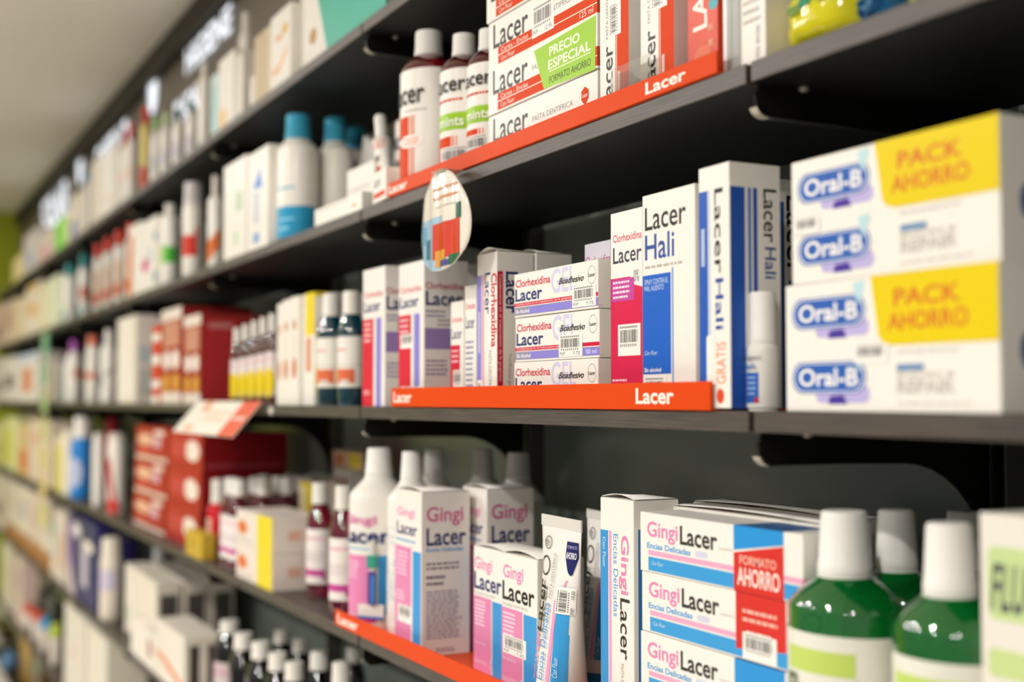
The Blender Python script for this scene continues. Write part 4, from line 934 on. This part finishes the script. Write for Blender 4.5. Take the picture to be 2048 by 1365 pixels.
P(2, 8, 32, 712, 'white carton with a dark patch at the very far end of the eye-level shelf', [R(.1, .3, .8, .6, '#6d5a66')], '#e0d8d0')
# hanging merchandising strip
X = XA(97, YF - .012, LZ[1] - .06); q = MB()
q.box(-.02, .02, -.0006, .0006, -.78, 0, mat('#cfe0c0', .3, 'plastic'), .0003); tr = empty('hanging_strip', (X, YF - .014, LZ[1] - BT)); q.build('strip', tr)
for k, c in enumerate(('#8fc9a4', '#9ccaa6', '#b8cf92', '#dcd98a', '#e0d684', '#e2c98c', '#dfd48a')):
    q = MB(); q.box(-.05, .05, -.016, -.001, -.11 * k - .1, -.11 * k - .01, mat(c, .3, 'wrap'), .004); q.build('sachet', tr)
tag(tr, 'strip of green to yellow sachets hanging down the shelf fronts at the far left', 'hanging strip')

# tilted price sign and pin on the eye-level board
xa, xb = XA(397, YF - .004, LZ[2]), XA(524, YF - .004, LZ[2])
w = xb - xa; hs = .085; an = math.radians(40)
r = empty('shelf_sign', ((xa + xb) / 2, YF - .004, LZ[2] + .006)); r.rotation_euler.x = -an; tag(r, 'tilted white sign with an orange right end clipped to the eye-level board', 'sign')
q = MB(); q.box(-w / 2, w / 2, -.001, .001, -hs, 0, '#f4eedf', .0004)
art(q, [R(.76, 0, 1, 1, '#e8694a'), R(.2, .68, .3, 1, '#ea9a6c'), R(.16, .05, .28, .25, '#eab08a'), ('l', .32, .35, .72, .75, 2, '#eec9a8'), ('l', .8, .4, .97, .62, 1, '#f6d9cc')], lambda u, v, o: (w * (u - .5), -.001 - o, -hs + hs * v)); q.build('sign_card', r)
q = MB(); q.box(-.02, .02, .0012, .0028, -.02, .0, mat('#e8e4d8', .3, 'plastic'), .0003); q.build('clip', r)
q = MB(); q.lathe([(.0075, .0075, 0), (.0075, .0075, .002), (.005, .005, .004)], mat('#e9e4d8', .3, 'plastic'), 18)
o = q.build('shelf_pin', None, (XA(544, YF, LZ[2] - .01), YF - .0003, LZ[2] - .0105)); o.rotation_euler.x = math.pi / 2; tag(o, 'small round white pin in the front edge of the eye-level board', 'pin')

# --- third-lowest shelf, left of the tray
pk = [R(.0, .0, 1, .0, WH), ('l', .2, .78, .8, .88, 1, '#e6a0b4'), R(.0, .08, .8, .26, '#c8509a'), R(.2, .0, .7, .14, '#f4ece6'), ('l', .15, .4, .8, .6, 3, '#d8c9cc')]
G9 = 'pink mouthwash bottles on the third-lowest shelf'
def pinkb(pc, y, pw, dy, lb, **k):
    return Bo(3, pc, y, pw, lb, body='#a3204a', liquid=True, capr=.2, lab=(.12, .6, '#f1e8e3', pk), name='mouthwash_bottle', cat='mouthwash bottle', hb=.64, hn=.81, capw=.6, group=G9, dy=dy, **k)
pinkb(686, 972, 56, .04, 'pink mouthwash bottle touching the left white bottle')
pinkb(640, 966, 56, .07, 'pink mouthwash bottle second left of the white bottles')
P(3, 597, 640, 966, 'yellow-fronted carton standing behind the two near pink bottles', [R(.06, .62, .9, .98, '#eed628'), R(.1, .66, .3, .92, '#f3ead0')], '#ead9c4', dy=.14, depth=.05)
P(3, 665, 700, 941, 'white carton with orange marks stacked at the back above the near pink bottles', [R(.2, .84, .4, .92, '#e0763f'), R(.6, .84, .8, .92, '#e0763f')], dy=.2, depth=.05)
x0, x1, hh, Y, zb = fit(3, 665, 724, 907, .2); hb_ = fit(3, 665, 700, 941, .2)[2]
carton('medicine_carton', 'flat brown and yellow carton on top of the stack at the back', 'medicine box', x1 - x0, .05, max(.03, hh - hb_), ((x0 + x1) / 2, Y + .025, zb + hb_ + .001), col='#cfae98', front=[R(.55, .1, .95, .9, '#dcc33e'), R(.1, .2, .35, .8, '#c4603c')])
yb = [R(.6, 0, 1, 1, '#efd934'), ('o', .18, .74, .14, .1, '#e0763f'), ('o', .18, .24, .14, .1, '#e0763f'), R(.7, .82, .92, .95, '#dfe0d4'), R(.05, .45, .5, .5, '#d9d0c6')]
ysd = [('l', .3, .62, .9, .78, 2, '#e08a6a'), R(.62, .62, .9, .78, '#e07a50'), R(.62, .16, .9, .32, '#e07a50'), R(0, .93, 1, 1, '#e6d452')]
x0, x1, hh, Y, zb = fit(3, 473, 544, 1037, .006)
for k in range(2):
    carton('medicine_carton', ('lower', 'upper')[k] + ' one of two stacked white cartons with a broad yellow end', 'medicine box', x1 - x0, .10, hh / 2 - .0006, ((x0 + x1) / 2, Y + .05, zb + k * hh / 2), front=[R(.6, 0, 1, 1, '#efd934'), ('o', .18, .5, .14, .2, '#e0763f'), R(.05, .1, .5, .2, '#d9d0c6')],
           side=[R(.62, .3, .9, .68, '#e07a50'), R(.3, .35, .55, .62, '#e6b49c')], group='stacked white and yellow cartons', col='#ecdfd4')
ph, pwid = .185, .046
for r_ in range(5):
    for c in range(2):
        bottle('mouthwash_bottle', 'pink mouthwash bottle in the %s row from the front, %s of the pair' % (ORD[r_], ('left one', 'right one')[c]), 'mouthwash bottle', 3, 0, 0, 0, body='#a3204a', liquid=True, capr=.2, lab=(.12, .6, '#f1e8e3', pk),
               hb=.64, hn=.81, capw=.62, group=G9, loc=(-2.648 + .052 * c, YF + .03 + .05 * r_, LZ[3]), w=pwid, h=ph)
for c in range(3):
    bottle('mouthwash_bottle', 'pink mouthwash bottle before the dark red cartons, %s from the front' % ORD[c], 'mouthwash bottle', 3, 0, 0, 0, body='#a3204a', liquid=True, capr=.2, lab=(.12, .6, '#f1e8e3', pk),
           hb=.64, hn=.81, capw=.62, group=G9, loc=(-2.70, YF + .115 + .055 * c, LZ[3]), w=pwid, h=ph)
rf = [R(0, 0, 1, .12, '#dcc9b8'), ('o', .3, .6, .25, .18, '#e9b79a'), R(.55, .4, .8, .7, '#d7a7b4'), R(.1, .16, .5, .3, '#d2504a'), R(.6, .75, .9, .9, '#ead8cc')]
G10 = 'stacked red cartons on the third-lowest shelf'
for c, (a, b, yt, wd) in enumerate(((332, 400, 866, ('right', .20)), (268, 330, 856, ('left', .1)))):
    x0, x1, hh, Y, zb = fit(3, a, b, yt, .034)
    for k in range(3):
        carton('medicine_carton', 'red carton %s in the %s stack on the third-lowest shelf' % (('at the bottom', 'in the middle', 'on top')[k], wd[0]), 'medicine box', x1 - x0 - .002, wd[1], hh / 3 - .0008, ((x0 + x1) / 2 + .002 * (k - 1), Y + wd[1] / 2 + .002 * k, zb + k * hh / 3),
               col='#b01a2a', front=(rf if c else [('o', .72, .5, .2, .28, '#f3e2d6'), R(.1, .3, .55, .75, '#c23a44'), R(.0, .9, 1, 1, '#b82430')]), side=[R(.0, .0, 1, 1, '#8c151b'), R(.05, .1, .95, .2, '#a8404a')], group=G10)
Bo(3, 413, 960, 46, 'small bright red bottle with a white cap standing before the pink bottles', body='#cf1f2c', dy=.03, hb=.62, hn=.68, capw=.62, lab=(.02, .55, None, [R(.1, .5, .45, .9, '#eab8a8'), R(.1, .15, .4, .4, '#e6d0c4')]))
P(3, 372, 404, 1070, 'low yellow box lying in front of the red stack', [R(.1, .2, .8, .8, '#c2a23c')], '#cfab3c', dy=.001, depth=.03)
Bo(3, 233, 868, 38, 'white bottle with a red curved stripe left of the red stacks', '#e9dfd2', lab=(.0, .74, None, [('p', [(.2, .85), (.42, .98), (.6, .5), (.7, .2), (.5, .18), (.4, .5)], '#b93830'), ('o', .55, .14, .3, .13, '#d84a42')]), hb=.84, hn=.9, capw=.86)
Bo(3, 224, 836, 34, 'dark red bottle standing behind the red-striped white bottle', '#a51d2c', '#a51d2c', dy=.13, hb=.7, hn=.8, capw=.7)
Bo(3, 197, 868, 26, 'white bottle between the blue bottle and the red-striped one', '#f1e8dc', hb=.84, hn=.9, capw=.86)
Bo(3, 164, 828, 48, 'bright blue bottle with a white cap and a pale oval', WH, '#2a83cf', lab=(.05, .66, None, [('o', .45, .45, .3, .3, '#b8c3e0')]), hb=.64, hn=.74, capw=.72)
P(3, 124, 138, 862, 'slim white carton left of the bright blue bottle', col='#ece0d2')
P(3, 108, 123, 872, 'slim yellow carton second left of the bright blue bottle', [R(.3, 0, 1, .8, '#dfd45c')], '#e8dcb8')
P(3, 84, 107, 846, 'white carton with a pink column at the far end of the third-lowest shelf', [R(.2, .1, .6, .7, '#eec4c8'), R(.1, .7, .4, .85, '#d98a84')], '#ead9cc')
P(3, 58, 82, 842, 'beige-pink carton third from the far end of the third-lowest shelf', [R(.2, .6, .8, .8, '#dcae9c')], '#e2cdba')
P(3, 36, 56, 850, 'orange-brown carton second from the far end of the third-lowest shelf', [R(.1, .1, .9, .5, '#d9714a')], '#d9b98a')
P(3, 12, 34, 838, 'lime and cream carton at the far end of the third-lowest shelf', [R(0, .1, .5, .8, '#cfd23e')], '#dfe0a8')

# --- second-lowest shelf
DB = '#241c1e'
G11 = 'dark bottles with white caps on the second-lowest shelf'
sp_ = ((486, 1267, .04, 'leftmost of the front line'), (521, 1284, .04, 'second from the left in the front line'), (555, 1306, .04, 'third from the left in the front line'), (588, 1325, .04, 'fourth from the left in the front line'),
       (456, 1240, .09, 'behind the leftmost one'), (564, 1261, .17, 'left one of the two set far back'), (601, 1279, .17, 'right one of the two set far back'), (638, 1304, .10, 'taller grey-white cap right of the front line'),
       (682, 1325, .08, 'rightmost of the middle line'), (708, 1296, .22, 'in the back at the far right'))
for k, (pc, y, dy, lb) in enumerate(sp_):
    Bo(4, pc, y, 62 if dy < .15 else 50, 'dark bottle with a white cap, ' + lb, body=DB, liquid=True, capr=.2, lab=(.1, .5, '#e8dcd8', [R(.1, .55, .9, .9, '#dcb9c4')]), hb=.66, hn=.84, capw=.62, name='syrup_bottle', group=G11, dy=dy)
wf = [('p', [(0, .46), (.3, .44), (.9, .24), (1, .14), (.9, .12), (.3, .32), (0, .38)], '#e27a35')]
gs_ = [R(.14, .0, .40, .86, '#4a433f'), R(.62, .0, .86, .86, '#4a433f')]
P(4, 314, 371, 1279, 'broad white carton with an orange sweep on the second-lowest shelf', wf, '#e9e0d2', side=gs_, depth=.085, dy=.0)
P(4, 262, 311, 1276, 'low white carton lying left of the orange-swept carton', [R(.7, .3, .85, .8, '#a8655a')], '#ece4d8', depth=.03, dy=-.03 + .03, name='medicine_carton')
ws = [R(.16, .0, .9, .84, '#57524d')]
G12 = 'tall white cartons with dark sides on the second-lowest shelf'
tall = []
for k, (a, b, y) in enumerate(((292, 312, 1168), (271, 291, 1153), (250, 270, 1139))):
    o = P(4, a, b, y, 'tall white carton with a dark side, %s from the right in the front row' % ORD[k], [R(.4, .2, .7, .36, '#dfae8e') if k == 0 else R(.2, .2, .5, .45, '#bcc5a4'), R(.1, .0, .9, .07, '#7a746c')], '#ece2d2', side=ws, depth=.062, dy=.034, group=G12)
    for j in (1, 2): dup(o, (o.location.x + .004 * j, o.location.y + .07 * j, o.location.z), 'tall white carton with a dark side, %s from the right in the %s row' % (ORD[k], ORD[j]))
Bo(4, 222, 1076, 46, 'white bottle with a lilac label on the second-lowest shelf', '#ece3d0', '#e6dccb', lab=(.1, .64, None, [R(.2, .5, .9, .95, '#cfc6da')]), hb=.72, hn=.78, capw=.84)
Bo(4, 318, 1090, 50, 'white pump bottle behind the tall white cartons on the second-lowest shelf', '#d8d6da', '#dcd4c8', dy=.15, hb=.7, hn=.78)
P(4, 136, 192, 1036, 'dark blue-violet carton with a white brush picture on the second-lowest shelf', [R(0, 0, .2, .9, '#7a4aa0'), ('o', .3, .82, .16, .09, '#e3dcd8'), ('o', .7, .7, .2, .07, '#ece2d2'), R(.5, .2, .7, .68, '#cfc6d6'), ('p', [(.0, .5), (.3, .0), (0, 0)], '#d9c6cc')], '#2b2668', depth=.12, side=[R(.2, 0, .6, .95, '#3b3636')])
P(4, 102, 130, 1030, 'pale carton with an orange edge left of the dark blue-violet carton', [R(.6, .2, .8, .7, '#c9835e'), R(0, .3, .4, .8, '#ccd0c8')], '#ddcfc2')
for k, (a, b, y, c, cw) in enumerate(((80, 100, 985, '#e0d2c0', 'cream'), (58, 78, 975, '#dcc8ba', 'pink-beige'), (36, 56, 965, '#e2d6c4', 'pale beige'), (14, 34, 955, '#d8ccbc', 'grey-beige'))):
    P(4, a, b, y, '%s carton with a brown foot, %s left of the dark blue-violet one' % (cw, ORD[k + 1]), [R(.0, .0, 1, .26, '#a8653c'), R(.3, .5, .6, .8, ('#c9b4c0', '#c4a49a', '#8a84a4', '#c9a890')[k])], c)

# --- lowest shelf
P(5, 172, 212, 1226, 'white carton on the lowest shelf at the right of the coloured caps', [R(.3, .3, .5, .36, '#dba894')], '#e6ddcb', depth=.12)
P(5, 128, 168, 1216, 'second white carton on the lowest shelf, left of the other one', [R(.4, .5, .6, .56, '#d8b0a8')], '#e3dacb', depth=.1)
for k, (pc, y, c, cw) in enumerate(((112, 1248, '#c3d552', 'yellow-green'), (92, 1236, '#4d9fd0', 'light blue'), (76, 1222, '#e4603a', 'orange'), (58, 1210, '#d4502e', 'red-orange'), (44, 1196, '#8c88b8', 'violet-grey'))):
    Bo(5, pc, y, 24, 'small white bottle with a %s cap on the lowest shelf' % cw, c, '#e0d4c6', hb=.6, hn=.66, capw=.9)
for k, (pc, y, c, cw) in enumerate(((98, 1192, '#cfd0bc', 'grey-green'), (72, 1182, '#a9cfc6', 'pale turquoise'))):
    Bo(5, pc, y, 24, 'small bottle with a %s cap set back on the lowest shelf' % cw, c, '#b9bdb0', dy=.14, hb=.6, hn=.66, capw=.9)
P(5, 4, 20, 1088, 'cream carton on the lowest shelf at its far left end', [R(.2, .4, .7, .7, '#d8c8a8')], '#e2d6be')
P(5, 26, 40, 1112, 'dull pink carton on the lowest shelf, right of the cream one', [R(.2, .5, .7, .8, '#b9a0a0')], '#d6bfb4')
for k, (L, y, c, cw) in enumerate(((4, 948, '#d9ccba', 'beige'), (3, 846, '#d6cf90', 'pale lime'), (2, 716, '#d8cfc8', 'pale grey'), (1, 600, '#d8b8a8', 'dull pink'))):
    P(L, -12, 6 if L > 2 else 4, y, '%s carton cut by the left edge of the picture on the %s' % (cw, LVW[L]), [R(.1, .2, .8, .5, ('#8a6a5a', '#a9b03a', '#5a4a56', '#7a5a50')[k])], c)
# --- foot of the shelves
BZ = .03
q = MB(); q.box(JX[8], JX[2], YF - .0, YB, 0, BZ, mat('#2c2621', .5, 'paint'), .001); tag(q.build('shelf_plinth', None), 'dark plinth under the lowest shelf', 'plinth')

fb = BZ - LZ[5]
Bo(5, 20, 1302, 38, 'blue-grey bottle on the plinth under the lowest shelf, bottom left corner', '#5f7f9c', '#5f83a6', base=fb, dy=.03)
P(5, 40, 58, 1292, 'yellow-brown carton on the plinth under the lowest shelf', [R(.1, .1, .9, .5, '#8a6a20')], '#b58a1e', base=fb, dy=.05)
P(5, -12, 4, 1262, 'dark brown carton on the plinth at the far left edge of the picture', [R(.2, .3, .7, .6, '#5a3a1e')], '#3c2a1c', base=fb, dy=.06)
P(5, 62, 80, 1312, 'brown carton on the plinth, right of the yellow-brown one', [R(.2, .5, .8, .8, '#5a7a5a')], '#6b5130', base=fb, dy=.05)
# ------------------------------------------------------------------ let neighbours on a shelf stand clear of each other
def settle():
    bpy.context.view_layer.update()
    it = []
    for o in S.objects:
        if o.parent or 'label' not in o or o['category'] in ('shelf', 'bracket', 'upright', 'plinth', 'ceiling light', 'tray', 'sign', 'emblem', 'hanging strip', 'pin', 'shelf tag', 'display card', 'card holder', 'price holder'): continue
        pts = [x.matrix_world @ Vector(c) for x in [o] + list(o.children_recursive) if x.type == 'MESH' for c in x.bound_box]
        it.append([o, [min(p[i] for p in pts) for i in range(3)], [max(p[i] for p in pts) for i in range(3)], o.location.x > -1.88])
    for o in S.objects:
        if not o.parent and o.get('category') == 'bracket':
            x, y, z = o.location
            it.append([o, [x - .0055, y + .006, z - .031], [x + .0055, y + D, z], True]); it.append([o, [x - .003, y + D * .8, z - .17], [x + .003, y + D, z], True])
    for _ in range(80):
        mv = False
        for i in range(len(it)):
            for j in range(i + 1, len(it)):
                A, B = it[i], it[j]
                if A[3] and B[3] or A[0].get('group', 1) == B[0].get('group', 2) and abs(A[0].location.z - B[0].location.z) > .01: continue
                d = [min(A[2][k], B[2][k]) - max(A[1][k], B[1][k]) for k in range(3)]
                if min(d) < .0006 or d[2] < .004: continue
                def sh(q, k, v):
                    if k == 1: v = max(YF + .0015 - q[1][1], min(v, YB - .027 - q[2][1]))
                    q[0].location[k] += v; q[1][k] += v; q[2][k] += v
                k = 0 if d[0] < d[1] * 1.4 else 1
                lo, hi = (A, B) if A[1][k] + A[2][k] < B[1][k] + B[2][k] else (B, A)
                e = d[k] + .0008
                if k == 0:
                    if lo[3]: sh(hi, 0, e)
                    elif hi[3]: sh(lo, 0, -e)
                    else: sh(lo, 0, -e / 2); sh(hi, 0, e / 2)
                else:
                    if hi[3]: sh(lo, 1, -e)
                    else: sh(hi, 1, e)
                mv = True
        if not mv: break
settle()
